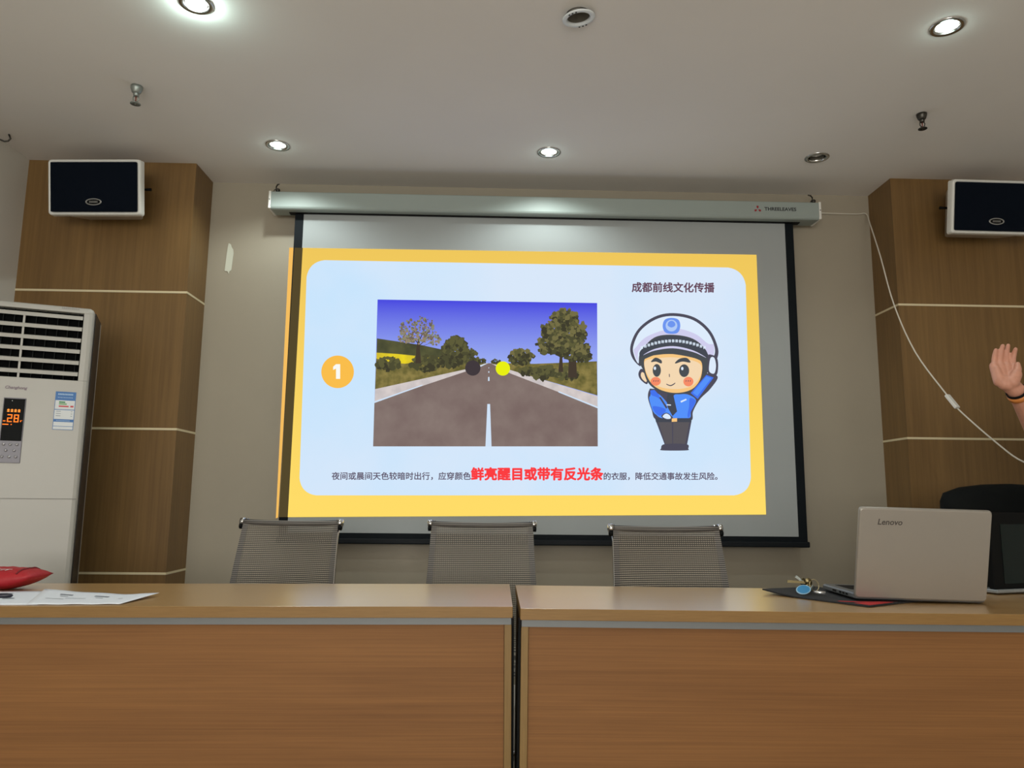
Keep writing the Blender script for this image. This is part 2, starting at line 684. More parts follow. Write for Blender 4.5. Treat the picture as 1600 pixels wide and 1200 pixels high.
for k in range(3):
    a = R(90 + 120 * k)
    d = Vector((math.cos(a), math.sin(a)))
    n2 = Vector((-d.y, d.x))
    c = Vector((1.462, zc - .002))
    q = [c + d * .003, c + d * .012 + n2 * .006, c + d * .02 + n2 * .005, c + d * .02 - n2 * .005, c + d * .012 - n2 * .006]
    b.face([on_case(p.x, p.y) for p in q], mat('emblem_red', (150, 30, 40), .5))
b.build('three_leaf_emblem', scr)
b = MB()
add_text(b, 'THREELEAVES', lambda x, y: on_case(1.500 + x, zc - .008 + y), mat('casing_ink', (22, 24, 34), .5), 0.178, bold=.025, ysc=.027)
b.build('lettering', scr)

# ------------------------------------------------------------------ projected slide (layout units are pixels of a 1600x1200 sheet)
sl = empty('projected_slide', (0, 0, 0), 'bright projected slide with a yellow border, road picture and red and black text', 'projected image')
YP = YS - .003


def L(k):
    return lambda x, y: at_y(x, y, YP - k * .0004)


def flat(mb, pts, k, m):
    f = L(k)
    mb.face([f(p[0], p[1]) for p in pts], m)


def lerp2(a, b_, t):
    return (a[0] + (b_[0] - a[0]) * t, a[1] + (b_[1] - a[1]) * t)


def circ(cx, cy, r, n=32, ry=None):
    ry = ry or r
    return [(cx + r * math.cos(2 * math.pi * i / n), cy + ry * math.sin(2 * math.pi * i / n)) for i in range(n)]


TLc, TRc, BRc, BLc = (473.0, 387.3), (1182, 398), (1197, 804), (449.6, 808)
b = MB()
yel = emit_noise('projected_yellow', (255, 220, 104), (240, 200, 92), 1, 'Z', 1.05, 2.4)
flat(b, [TLc, TRc, BRc, BLc], 0, yel)
b.build('yellow_frame', sl)
b = MB()
flat(b, [(460.2, 387), TLc, BLc, (435.4, 808)], 1, emit('projected_on_black', (84, 72, 44)))
o = b.build('border_spill', sl)
tag(o, 'dim brown strip of the picture falling on the black screen border')
b = MB()
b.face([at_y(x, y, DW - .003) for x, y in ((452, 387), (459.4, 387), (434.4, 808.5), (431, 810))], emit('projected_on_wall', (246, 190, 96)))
o = b.build('wall_spill', sl)
tag(o, 'thin orange strip of the picture falling on the wall')

cor = [(480, 406), (1164.5, 418.5), (1174, 774), (467, 774)]
pts = []
rad = 27
for i in range(4):
    p, a, c = cor[i], cor[i - 1], cor[(i + 1) % 4]
    da = Vector((a[0] - p[0], a[1] - p[1])).normalized()
    dc = Vector((c[0] - p[0], c[1] - p[1])).normalized()
    P = Vector(p)
    for k in range(9):
        t = k / 8
        s, e = P + da * rad, P + dc * rad
        pts.append(tuple((1 - t) ** 2 * s + 2 * t * (1 - t) * (P + (da + dc) * 0.12 * rad) + t * t * e))
b = MB()
flat(b, pts, 2, emit_noise('projected_pale_blue', (201, 229, 253), (217, 232, 250), 1.1))
b.build('pale_panel', sl)

# road picture
b = MB()
PQ = [(590, 468), (933, 473.5), (934, 697.5), (583, 697.5)]


def q(cx, cy):
    return (560 + cx / 4, 450 + cy / 4)


z_hi, z_lo = L(3)(760, 470).z, L(3)(760, 570).z
flat(b, PQ, 3, emit_noise('slide_sky', (158, 176, 244), (72, 72, 224), 1, 'Z', z_lo, z_hi))
olive = emit_noise('slide_verge', (96, 92, 50), (142, 128, 74), 22)
dkol = emit_noise('slide_bush', (70, 66, 46), (104, 96, 62), 40)
hill = emit_noise('slide_hill', (72, 74, 52), (92, 92, 60), 12)
fieldy = emit_noise('slide_field', (236, 214, 40), (206, 184, 50), 20)
kerbm = emit_noise('slide_kerb', (216, 206, 204), (198, 190, 190), 20)
roadm = emit_noise('slide_road', (122, 104, 100), (136, 120, 114), 6)
whi = emit('slide_white', (208, 226, 246))
tk = [emit('slide_leaf_%d' % i, c) for i, c in enumerate(((64, 62, 46), (78, 77, 52), (94, 92, 58), (116, 110, 70)))]
tp = [emit('slide_spring_leaf_%d' % i, c) for i, c in enumerate(((150, 132, 110), (120, 106, 84), (136, 138, 110), (108, 98, 92)))]
flat(b, [q(*p) for p in ((116, 315), (250, 335), (400, 358), (525, 385), (700, 440), (800, 470), (700, 500), (112, 480))], 4, hill)
flat(b, [q(*p) for p in ((113, 404), (240, 412), (360, 424), (362, 466), (230, 480), (112, 470))], 5, fieldy)
flat(b, [q(*p) for p in ((430, 430), (510, 436), (510, 460), (440, 472))], 5, fieldy)
flat(b, [q(*p) for p in ((111, 440), (210, 468), (360, 478), (520, 470), (700, 470), (808, 468), (670, 512), (400, 568), (104, 634))], 6, olive)
flat(b, [q(*p) for p in ((826, 468), (930, 470), (1100, 474), (1300, 466), (1491, 458), (1494, 672), (1250, 600), (950, 516))], 6, olive)
flat(b, [q(*p) for p in ((104, 632), (670, 508), (806, 468), (812, 470), (700, 520), (101, 712))], 7, kerbm)
flat(b, [q(*p) for p in ((822, 468), (828, 468), (955, 514), (1494, 676), (1495, 745), (1200, 640), (950, 536))], 7, kerbm)
flat(b, [q(*p) for p in ((100, 716), (400, 612), (670, 522), (806, 470), (826, 470), (950, 534), (1250, 650), (1495, 748), (1496, 990), (92, 990))], 8, roadm)
for p4 in (((101, 708), (400, 604), (400, 610), (100, 719)), ((1250, 644), (1495, 742), (1495, 752), (1250, 652)), ((760, 486), (808, 469), (812, 469), (764, 492)),
           ((806, 725), (823, 725), (832, 990), (794, 990)), ((811, 556), (819, 556), (820, 581), (810, 581)), ((812, 520), (818, 520), (818, 530), (812, 530)), ((813, 496), (817, 496), (817, 502), (813, 502))):
    flat(b, [q(*p) for p in p4], 9, whi)


def crown(cx, cy, rx, ry, n, mats, k, leaf):
    for i in range(n):
        a = random.uniform(0, 2 * math.pi)
        r = math.sqrt(random.random()) * random.uniform(.85, 1.0)
        x, y = cx + rx * r * math.cos(a), cy + ry * r * math.sin(a)
        t = 0.5 + 0.5 * (-(y - cy) / ry) * 0.6 + random.uniform(-.45, .45)
        mm = mats[max(0, min(3, int(t * 4)))]
        s = leaf * random.uniform(.6, 1.4)
        a0 = random.uniform(0, 6.28)
        nn = random.choice((4, 5, 6))
        flat(b, [q(x + s * random.uniform(.6, 1.1) * math.cos(a0 + 6.283 * j / nn), y + s * random.uniform(.6, 1.1) * math.sin(a0 + 6.283 * j / nn)) for j in range(nn)], k + random.random() * .8, mm)


crown(190, 475, 85, 42, 70, tk[:3] + tk[2:3], 10, 16)
crown(420, 470, 95, 48, 90, tk[:3] + tk[1:2], 10, 18)
crown(1165, 530, 85, 46, 80, tk[:3] + tk[2:3], 10, 18)
crown(1300, 540, 80, 38, 60, tk, 10, 16)
crown(1050, 520, 50, 30, 40, tk[:3] + tk[1:2], 10, 14)
crown(605, 395, 82, 98, 190, tk[:3] + tk[2:3], 11, 20)
crown(560, 455, 60, 40, 60, tk[:2] + tk[:2], 11, 18)
crown(705, 430, 45, 48, 70, tk[:3] + tk[1:2], 11, 14)
crown(770, 455, 34, 16, 30, tk[:3] + tk[1:2], 11, 8)
crown(855, 460, 34, 14, 30, tk[:3] + tk[1:2], 11, 8)
crown(1020, 432, 82, 50, 110, tk, 11, 16)
trunk = emit('slide_trunk', (70, 60, 50))
flat(b, [q(*p) for p in ((356, 470), (362, 380), (376, 300), (384, 300), (384, 380), (392, 470))], 11, trunk)
for x0, y0, x1, y1 in ((376, 350, 300, 260), (378, 330, 350, 210), (380, 330, 430, 220), (380, 360, 480, 270), (374, 370, 260, 320), (380, 370, 490, 330), (330, 300, 280, 300), (425, 290, 470, 230)):
    flat(b, [q(x0 - 4, y0), q(x0 + 4, y0), q(x1 + 1, y1), q(x1 - 1, y1)], 11, trunk)
crown(372, 262, 128, 86, 210, tp, 12, 8)
crown(300, 310, 70, 30, 60, tp, 12, 8)
crown(460, 320, 60, 40, 60, tp, 12, 8)
flat(b, [q(*p) for p in ((1250, 525), (1258, 430), (1240, 380), (1300, 380), (1275, 440), (1280, 525))], 11, trunk)
flat(b, [q(*p) for p in ((1310, 560), (1316, 430), (1360, 420), (1366, 560))], 11, trunk)
for cx, cy, rx, ry, nl in ((1290, 190, 88, 60, 150), (1220, 270, 88, 66, 150), (1335, 280, 100, 90, 220), (1190, 360, 82, 55, 140), (1350, 390, 100, 70, 200), (1270, 350, 95, 75, 170), (1400, 425, 50, 40, 60)):
    crown(cx, cy, rx, ry, nl, tk, 12, 16)
flat(b, circ(*q(715, 500), 12.0), 14, emit('slide_dark_dot', (66, 58, 62)))
flat(b, circ(*q(903, 503), 11.2), 14, emit('slide_yellow_dot', (232, 240, 20)))
b.build('road_picture', sl)

b = MB()
flat(b, circ(527.5, 581, 25.5, 48), 3, emit('slide_gold', (250, 190, 76)))
o = b.build('number_badge', sl)
b = MB()
fw = L(4)
for pq in (((525, 569), (531.5, 569), (531.5, 592), (525, 592)), ((525, 569), (525, 576), (520.5, 578), (520.5, 573))):
    flat(b, pq, 4, emit('slide_pure_white', (250, 250, 244)))
b.build('number', o)
ink = emit('slide_ink', (96, 86, 106))
ink2 = emit('slide_ink_bold', (104, 74, 92))
red = emit('slide_red', (252, 62, 66))


def cap(body, x0, x1, yb, m, k=4, bold=0.0, slope=0.0, name='caption_text'):
    mb = MB()
    sh = [(0, 0)]
    if bold > .01:
        sh = [(math.cos(i * .7854) * bold * 20, math.sin(i * .7854) * bold * 20) for i in range(8)] + sh
    for i, (dx, dy) in enumerate(sh):
        f = L(k + i * .12)
        add_text(mb, body, lambda x, y: f(x0 + x + dx, yb + slope * x - y + dy), m, x1 - x0, 0)
    return mb.build(name, sl)


cap('夜间或晨间天色较暗时出行，应穿颜色', 518.5, 735.5, 748.6, ink, bold=.0125)
cap('鲜亮醒目或带有反光条', 736.5, 942, 748.3, red, bold=.045, name='red_caption_text')
cap('的衣服，降低交通事故发生风险。', 943.5, 1121, 748.8, ink, bold=.0125)
cap('成都前线文化传播', 987.5, 1116, 454.8, ink2, bold=.024, slope=.006, name='heading_text')

# plain cartoon traffic officer of the slide
b = MB()


def g(cx, cy):
    return (960 + cx / 4.8, 470 + cy / 4.8)


def blob(pts, k, m, n=6):
    flat(b, [g(p[0], p[1]) for p in catmull(pts, n)], k, m)


def pol(pts, k, m):
    flat(b, [g(*p) for p in pts], k, m)


oc = {n_: emit('slide_' + n_, c) for n_, c in dict(outline=(80, 78, 92), cap_white=(222, 236, 252), cap_shade=(208, 206, 238), hair=(76, 80, 84), skin=(244, 216, 178), skin_edge=(248, 200, 130),
      blush=(246, 140, 104), shirt=(86, 146, 250), shirt_deep=(70, 116, 238), trousers=(92, 88, 92), tie=(70, 74, 84), badge_blue=(110, 150, 240), badge_pale=(176, 202, 246)).items()}
ol = oc['outline']
blob([(440, 92), (600, 125), (720, 225), (778, 360), (768, 440), (740, 470), (640, 470), (240, 480), (190, 490), (130, 420), (122, 330), (180, 210), (300, 120)], 3, ol)
blob([(440, 114), (590, 145), (700, 235), (752, 350), (742, 420), (690, 420), (640, 330), (440, 270), (250, 320), (190, 400), (180, 470), (148, 410), (142, 340), (195, 225), (310, 140)], 4, oc['cap_white'])
blob([(440, 208), (600, 245), (700, 320), (745, 330), (742, 410), (700, 420), (640, 330), (440, 270), (250, 320), (180, 380), (175, 450), (146, 380), (160, 350), (250, 265)], 5, oc['cap_shade'])
blob([(205, 510), (180, 545), (195, 590), (245, 625), (250, 560)], 3, ol)
blob([(208, 535), (198, 560), (212, 590), (240, 608), (240, 560)], 4, oc['skin'])
blob([(200, 380), (300, 275), (440, 255), (590, 285), (690, 375), (705, 480), (690, 560), (640, 640), (560, 690), (440, 700), (320, 670), (250, 610), (215, 520), (190, 460)], 6, oc['hair'])
blob([(232, 430), (330, 405), (440, 400), (560, 415), (650, 455), (652, 560), (610, 640), (540, 680), (440, 690), (340, 665), (270, 610), (230, 520)], 7, oc['skin_edge'])
blob([(232, 450), (330, 430), (440, 424), (560, 440), (648, 480), (645, 560), (600, 625), (530, 655), (440, 662), (340, 645), (275, 595), (234, 520)], 8, oc['skin'])
blob([(195, 375), (300, 290), (440, 262), (590, 295), (690, 380), (695, 430), (590, 370), (440, 335), (300, 355), (205, 420)], 9, oc['tie'])
for i in range(19):
    t = i / 18
    x = 205 + 470 * t
    y = 372 - 78 * math.sin(math.pi * (0.12 + 0.76 * t)) + 6
    for dx in (-5, 5):
        blob([(x + dx - 3, y - 10), (x + dx + 4, y - 8), (x + dx + 4, y + 8), (x + dx - 2, y + 12)], 10, oc['cap_white'], 2)
blob([(215, 408), (300, 362), (440, 340), (590, 372), (690, 428), (590, 384), (440, 356), (300, 374)], 10, oc['cap_shade'])
blob([(205, 420), (300, 372), (440, 358), (590, 388), (690, 440), (690, 470), (600, 430), (440, 400), (320, 402), (215, 440)], 9.5, oc['hair'])
blob([(428, 128), (480, 142), (494, 190), (476, 238), (428, 248), (380, 236), (362, 190), (378, 142)], 10, oc['badge_blue'])
blob(circ(428, 186, 44, 10), 11, oc['badge_pale'], 2)
blob([(428, 150), (450, 160), (456, 185), (428, 200), (400, 185), (406, 160)], 12, oc['badge_blue'], 4)
blob([(278, 450), (310, 426), (352, 446), (352, 470), (312, 456), (278, 460)], 10, oc['hair'])
blob([(456, 462), (490, 434), (540, 428), (568, 452), (564, 464), (510, 456), (462, 470)], 10, oc['hair'])
for ex, ey, rx, ry in ((318, 522, 31, 48), (523, 524, 38, 48)):
    flat(b, [g(*p) for p in circ(ex, ey, rx, 20, ry)], 10, oc['hair'])
    flat(b, [g(*p) for p in circ(ex - 14, ey - 16, 9, 12, 13)], 11, oc['cap_white'])
flat(b, [g(*p) for p in circ(310, 604, 38, 20, 33)], 9, oc['blush'])
flat(b, [g(*p) for p in circ(555, 606, 38, 20, 36)], 9, oc['blush'])
for x0 in (296, 312, 328, 538, 554, 570):
    pol([(x0 - 2, 595), (x0 + 3, 595), (x0 + 1, 607), (x0 - 4, 607)], 10, ol)
pol([(409, 548), (415, 548), (416, 572), (410, 572)], 10, ol)
blob([(390, 622), (422, 632), (456, 614), (450, 626), (422, 640), (394, 630)], 10, ol, 4)
# body
blob([(262, 668), (300, 660), (570, 680), (640, 620), (690, 545), (775, 570), (720, 660), (640, 740), (590, 830), (575, 900), (440, 920), (310, 890), (280, 820), (252, 730)], 3, ol)
blob([(700, 410), (730, 405), (770, 430), (778, 500), (762, 560), (700, 540), (700, 470)], 12, ol)
blob([(724, 425), (750, 430), (762, 490), (748, 545), (712, 530), (712, 470)], 13, oc['cap_white'])
pol([(690, 548), (768, 575), (630, 745), (566, 690)], 12, ol)
pol([(690, 556), (744, 576), (625, 736), (572, 692)], 13, oc['shirt_deep'])
pol([(690, 566), (728, 580), (622, 715), (588, 690)], 14, oc['shirt'])
blob([(275, 690), (340, 705), (420, 800), (440, 860), (360, 880), (310, 850), (275, 780)], 4, oc['shirt'])
blob([(440, 720), (500, 700), (560, 706), (612, 748), (575, 830), (560, 880), (440, 880)], 4, oc['shirt'])
blob([(566, 730), (608, 752), (575, 830), (560, 876), (548, 860), (560, 790)], 5, oc['shirt_deep'])
pol([(268, 672), (300, 668), (330, 700), (350, 740), (300, 725), (272, 700)], 5, oc['shirt_deep'])
pol([(400, 695), (440, 695), (470, 830), (436, 865), (400, 800), (390, 740)], 6, oc['tie'])
blob([(262, 720), (330, 730), (370, 800), (384, 830), (340, 862), (290, 830)], 7, oc['shirt'])
blob([(290, 790), (370, 805), (384, 830), (340, 862), (300, 830)], 8, oc['shirt_deep'])
pol([(335, 725), (348, 722), (398, 800), (388, 810)], 9, ol)
blob([(352, 866), (385, 840), (420, 855), (432, 884), (390, 892)], 9, ol)
blob([(362, 868), (386, 846), (414, 858), (422, 882), (390, 885)], 10, oc['cap_white'])
pol([(496, 752), (538, 734), (542, 744), (500, 764)], 6, oc['cap_white'])
pol([(392, 776), (424, 778), (424, 786), (392, 784)], 7, oc['cap_white'])
pol([(305, 880), (578, 880), (578, 910), (312, 910)], 6, oc['tie'])
pol([(430, 882), (470, 880), (470, 906), (430, 908)], 7, oc['skin_edge'])
pol([(312, 905), (578, 905), (545, 1080), (378, 1080)], 5, ol)
pol([(330, 910), (430, 910), (434, 1078), (385, 1078)], 6, oc['trousers'])
pol([(442, 910), (562, 910), (530, 1078), (440, 1078)], 6, oc['trousers'])
blob([(376, 1075), (540, 1075), (554, 1108), (540, 1122), (360, 1122), (350, 1108)], 7, ol)
b.build('cartoon_officer', sl)

# ------------------------------------------------------------------ torn tape on the wall
b = MB()
pts2 = [(357.5, 380), (361, 382), (362, 386), (364.5, 390), (365, 396), (361.5, 422), (358.5, 424.5), (357.5, 428), (355.5, 424), (351, 423.5), (354, 400), (356, 386)]
top = [at_y(x, y, DW - .002) for x, y in pts2]
b.face(top, mat('old_paper', (205, 206, 190), .7))
tp_ = b.build('torn_tape', recalc=False)
sm = tp_.modifiers.new('thick', 'SOLIDIFY')
sm.thickness = .0015
tag(tp_, 'torn strip of pale paper tape stuck on the wall left of the screen', 'tape')

# ------------------------------------------------------------------ hanging cable
b = MB()
CP = [Vector(p) for p in ((1.835, 4.188, 2.716), (1.95, 4.19, 2.713), (2.10, 4.19, 2.712), (2.155, 4.185, 2.712), (2.130, 4.10, 2.62), (2.087, 3.93, 2.376), (2.101, 3.85, 2.086), (2.111, 3.70, 1.805), (2.159, 3.55, 1.576),
      (2.184, 3.5, 1.494), (2.244, 3.35, 1.334), (2.296, 3.25, 1.239), (2.42, 3.2, 1.20), (2.62, 3.42, 1.02), (2.85, 3.6, .5), (2.9, 3.7, .006))]
sm_ = []
for i in range(len(CP) - 1):
    p0, p1, p2, p3 = CP[max(i - 1, 0)], CP[i], CP[i + 1], CP[min(i + 2, len(CP) - 1)]
    for j in range(5):
        t = j / 5
        sm_.append(0.5 * ((2 * p1) + (p2 - p0) * t + (2 * p0 - 5 * p1 + 4 * p2 - p3) * t * t + (3 * p1 - p0 - 3 * p2 + p3) * t ** 3))
cab = empty('hanging_cable', CP[3], 'thin white cable sagging across the right pillar with a white inline box', 'cable')
cab.location = (0, 0, 0)
b.tube(sm_ + [CP[-1]], .0036, mat('cable_white', (212, 206, 192), .5), 8)
b.build('cord', cab)
b = MB()
d1, d2 = Vector((2.159, 3.55, 1.576)), Vector((2.190, 3.49, 1.478))
cdir = (d2 - d1).normalized()
rq = cdir.to_track_quat('Z', 'Y')
c0 = (Vector((2.159, 3.55, 1.576)) + Vector((2.184, 3.5, 1.494))) / 2
vs = b.box((0, 0, 0), (.03, .016, .082), M_white)
for v in vs:
    v.co = rq @ v.co + c0
b.build('inline_box', cab, bevel=.004)

# ------------------------------------------------------------------ speakers
M_spk = mat('speaker_white', (228, 228, 222), 0.35)
M_grl = mat('speaker_grille', (6, 14, 26), 0.8, spec=.1, bump=(500, .4))


def rrect(w, h, r, n=5):
    out = []
    for cx, cz, a0 in ((w / 2 - r, h / 2 - r, 0), (-w / 2 + r, h / 2 - r, 90), (-w / 2 + r, -h / 2 + r, 180), (w / 2 - r, -h / 2 + r, 270)):
        for k in range(n + 1):
            a = R(a0 + 90 * k / n)
            out.append((cx + r * math.cos(a), cz + r * math.sin(a)))
    return out


def make_speaker(label):
    o = empty('wall_speaker', (0, 0, 0), label, 'speaker', 'white wall speakers')
    w, h, d = .47, .278, .2
    b = MB()
    rr = []
    for y, sx, sz in ((.0, .985, .97), (-.006, .965, .95), (-.004, .93, .90)):
        pass
    prof = [(-d / 2 + .012, .90, .88), (-d / 2 + .001, .955, .935), (-d / 2, .975, .965), (-d / 2 + .004, .992, .987), (-d / 2 + .014, 1, 1), (-d / 2 + .04, 1, 1)]
    rings = [[(x, y, z) for x, z in rrect(w * sx, h * sz, .016)] for y, sx, sz in prof]
    b.rings(rings, M_spk, cap0=True, cap1=False)
    rings = [[(x, y, z) for x, z in rrect(ww, hh, .012)] for y, ww, hh in ((-d / 2 + .04, w, h), (-d / 2 + .042, w - .03, h - .02), (d / 2, w * .62, h - .03))]
    b.rings(rings, M_spk, cap0=False, cap1=True)
    b.build('cabinet', o)
    b = MB()
    rings = [[(x, y, z) for x, z in rrect(w - .034, h - .032, .004)] for y in (-d / 2 + .006, -d / 2 - .004)]
    b.rings(rings, M_grl, smooth=False)
    gr = b.build('grille', o)
    b = MB()
    yb = -d / 2 - .0045
    ell = lambda rx, rz, y: [(rx * math.cos(2 * math.pi * k / 36), y, -.075 + rz * math.sin(2 * math.pi * k / 36)) for k in range(36)]
    b.rings([ell(.041, .0175, yb + .001), ell(.041, .0175, yb - .001), ell(.034, .0125, yb - .0012), ell(.034, .0125, yb)], mat('badge_silver', (170, 170, 168), .3, .6), cap0=False, cap1=False)
    b.face(ell(.034, .0125, yb - .0003), M_black)
    for k in range(6):
        b.box((-.018 + k * .0072, yb - .0008, -.075), (.0048, .001, .009), mat('badge_silver', (170, 170, 168), .3, .6))
        b.box((-.018 + k * .0072, yb - .0014, -.075), (.0016, .001, .005), M_black)
    b.build('oval_badge', o)
    b = MB()
    b.box2((-.05, d / 2 - .002, -.05), (.05, d / 2 + .03, .05), M_black)
    b.build('wall_bracket', o)
    for s in (-1, 1):
        b = MB()
        b.tube([(s * (w / 2 - .05), .0, .01), (s * (w / 2 + .004), .0, .01)], [.005, .008], M_black, 10)
        b.build('side_knob', o)
    return o


sp = make_speaker('white framed speaker with dark grille on the left pillar')
sp.location = (-1.992, 3.80, 2.598)
sp.rotation_euler = (R(9.5), 0, R(-3))
sp2 = copy_tree(sp)
sp2['label'] = 'white framed speaker with dark grille on the right pillar, cut by the photo edge'
sp2.location = (2.588, 3.80, 2.590)
sp2.rotation_euler = (R(9.5), 0, R(1))

# ------------------------------------------------------------------ standing air conditioner
A = R(21.9)
ux = Vector((math.cos(A), math.sin(A), 0))
nb = Vector((-math.sin(A), math.cos(A), 0))
base = Vector((-1.78, 3.4, 0)) + ux * (-.265)
ac = empty('air_conditioner', base, 'tall white standing air conditioner showing 28 degrees, in front of the left pillar', 'air conditioner', rz=A)
HW, AH = .265, 1.885
M_in = mat('vent_dark', (7, 9, 10), .8, spec=.1)
b = MB()
# front shell built around the vent opening (x -.225...225, z 1.556..1.859)
ox, oz0, oz1 = .226, 1.556, 1.859
fd = .05


def shell_ring(z):
    r_ = .018
    pts = [(-HW, fd), (-HW, r_), (-HW + r_ * .3, r_ * .3), (-HW + r_, 0), (HW - r_, 0), (HW - r_ * .3, r_ * .3), (HW, r_), (HW, fd)]
    return [(x, y, z) for x, y in pts]


b.rings([shell_ring(.06), shell_ring(oz0)], M_acw, cap0=True, cap1=True, smooth=False)
tops = [shell_ring(oz1)]
b.rings([shell_ring(oz1), shell_ring(AH - .018), [(x * (HW - .004) / HW, y + .003, AH - .006) for x, y, z in shell_ring(0)], [(x * (HW - .016) / HW, max(y, .014), AH) for x, y, z in shell_ring(0)]], M_acw, smooth=False)
for s in (-1, 1):
    ring0 = [(s * x, y, oz0) for x, y in ((ox, 0), (HW - .018, 0), (HW - .005, .005), (HW, .018), (HW, fd), (ox, fd))]
    b.rings([ring0, [(x, y, oz1) for x, y, z in ring0]], M_acw, smooth=False)
b.build('front_shell', ac, bevel=.0015)
b = MB()
b.box2((-ox - .004, .045, oz0 - .02), (ox + .004, .05, oz1 + .02), M_in)
for k in range(11):
    x = -ox + .02 + k * .041
    b.box2((x, .032, oz0), (x + .003, .046, oz1), mat('vent_vane', (20, 25, 25), .6, spec=.2))
b.build('vent_interior', ac)
for k in range(6):
    z = 1.836 - k * .0505
    b = MB()
    b.rings([[(x, .002, z - .008), (x, .004, z + .009), (x, .028, z + .015), (x, .030, z + .011)] for x in (-ox + .003, ox - .003)], M_acw, smooth=False)
    lv = b.build('louver', ac, bevel=.0008)
b = MB()
for k in range(6):
    z = 1.836 - k * .0505
    b.box2((-.004, .006, z - .05), (.004, .012, z), M_acw)
    b.box2((-.010, .004, z - .002), (.004, .01, z + .008), M_acw)
b.build('louver_link', ac)
b = MB()
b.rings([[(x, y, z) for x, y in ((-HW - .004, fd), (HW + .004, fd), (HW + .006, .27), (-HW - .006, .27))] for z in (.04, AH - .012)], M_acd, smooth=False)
b.box2((HW + .0055, .255, .05), (HW + .0075, .268, AH - .02), mat('ac_edge_highlight', (150, 140, 128), .4))  # pale strip paints the highlight along the rear body edge
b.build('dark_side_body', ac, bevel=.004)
b = MB()
b.box2((-HW - .01, .0, 0), (HW + .01, .29, .05), M_acd)
b.build('plinth', ac, bevel=.004)
b = MB()
b.box2((-HW + .002, -.0012, 1.041), (HW - .002, .001, 1.0435), mat('seam_grey', (120, 118, 112), .6))
b.build('panel_seam', ac)
b = MB()
b.box2((-.041, -.004, 1.19), (.041, .001, 1.466), mat('display_surround', (104, 102, 108), .4, .3))
dp = b.build('display_panel', ac, bevel=.0015)
b = MB()
b.box2((-.038, -.0052, 1.283), (.038, -.003, 1.462), mat('display_glass', (8, 11, 11), .5, spec=.1))
b.build('display_glass', dp)
b = MB()
orange = emit('led_orange', (255, 120, 40), 1.6)
ored = emit('led_amber', (255, 150, 60), 1.3)


def led(x0, z0, x1, z1, m=orange):
    b.face([(x0, -.0056, z0), (x1, -.0056, z0), (x1, -.0056, z1), (x0, -.0056, z1)], m)


def digit(n_, x, z, w, h, t):
    segs = {'a': (x, z + h - t, x + w, z + h), 'g': (x, z + h / 2 - t / 2, x + w, z + h / 2 + t / 2), 'd': (x, z, x + w, z + t), 'f': (x, z + h / 2, x + t, z + h), 'b': (x + w - t, z + h / 2, x + w, z + h),
            'e': (x, z, x + t, z + h / 2), 'c': (x + w - t, z, x + w, z + h / 2)}
    for s in {'2': 'abged', '8': 'abcdefg'}[n_]:
        led(*segs[s])


digit('2', -.021, 1.362, .018, .033, .0042)
digit('8', .003, 1.362, .018, .033, .0042)
for k in range(4):
    x = -.024 + k * .013
    led(x, 1.405, x + .009, 1.409, ored)
    led(x, 1.411, x + .009, 1.416, ored)
    led(x + .003, 1.405, x + .006, 1.418, ored)
led(-.035, 1.364, -.026, 1.368)
led(.027, 1.364, .030, 1.371)
led(.031, 1.369, .034, 1.371)
led(-.036, 1.350, -.014, 1.354)
led(-.006, 1.350, -.002, 1.354)
led(-.010, 1.452, -.008, 1.454, emit('led_white', (255, 250, 240), 1.5))
b.build('led_readout', dp)
for zz, xs in ((1.268, (-.024, 0, .024)), (1.243, (-.014, .016)), (1.216, (-.026, 0, .024))):
    for x in xs:
        b = MB()
        b.lathe([(.006, 0), (.006, .003), (.004, .0045), (0, .0048)], mat('key_silver', (168, 166, 170), .25, .6), Matrix.Translation((x, -.004, zz)) @ Matrix.Rotation(R(90), 4, 'X'), 14)
        b.build('key', dp)
b = MB()


def stk(x0, z0, x1, z1, m, y=-.0016):
    b.face([(x0, y, z0), (x1, y, z0), (x1, y, z1), (x0, y, z1)], m)


s0, s1 = .147, .225
blue = mat('sticker_blue', (58, 112, 176), .5)
swh = mat('sticker_white', (214, 218, 220), .5)
stk(s0, 1.338, s1, 1.504, blue, -.0012)
for za, zb in ((1.340, 1.352), (1.354, 1.372), (1.384, 1.424), (1.427, 1.466)):
    stk(s0 + .002, za, s1 - .002, zb, swh)
for za, xa, m_ in ((1.458, .034, mat('sticker_green', (40, 130, 70), .5)), (1.450, .042, mat('sticker_light_green', (120, 170, 110), .5)), (1.440, .052, mat('sticker_red', (200, 60, 70), .5))):
    stk(s0 + .016, za - .003, s0 + .012 + xa * .8, za + .003, m_, -.002)
stk(s1 - .018, 1.437, s1 - .006, 1.444, mat('sticker_red', (200, 60, 70), .5), -.002)
sgr = mat('sticker_print', (120, 130, 140), .6)
for z in (1.418, 1.408, 1.398):
    stk(s0 + .008, z - .001, s0 + .026, z + .001, sgr, -.002)
    stk(s1 - .014, z - .001, s1 - .008, z + .001, sgr, -.002)
spl = mat('sticker_pale_blue', (160, 190, 220), .5)
for k in range(10):
    stk(s0 + .010 + k * .0058, 1.489, s0 + .0142 + k * .0058, 1.496, spl, -.002)
    stk(s0 + .010 + k * .0058, 1.477, s0 + .0136 + k * .0058, 1.480, spl, -.002)
    stk(s0 + .012 + k * .0052, 1.376, s0 + .0155 + k * .0052, 1.379, spl, -.002)
b.build('energy_label', ac)
b = MB()
add_text(b, 'Changhong', lambda x, y: Vector((-.041 + x, -.0014, 1.505 + y)), mat('ac_script_ink', (128, 112, 122), .5), .082, bold=.03, shear=.25, ysc=.017)
b.build('lettering', ac)
b = MB()
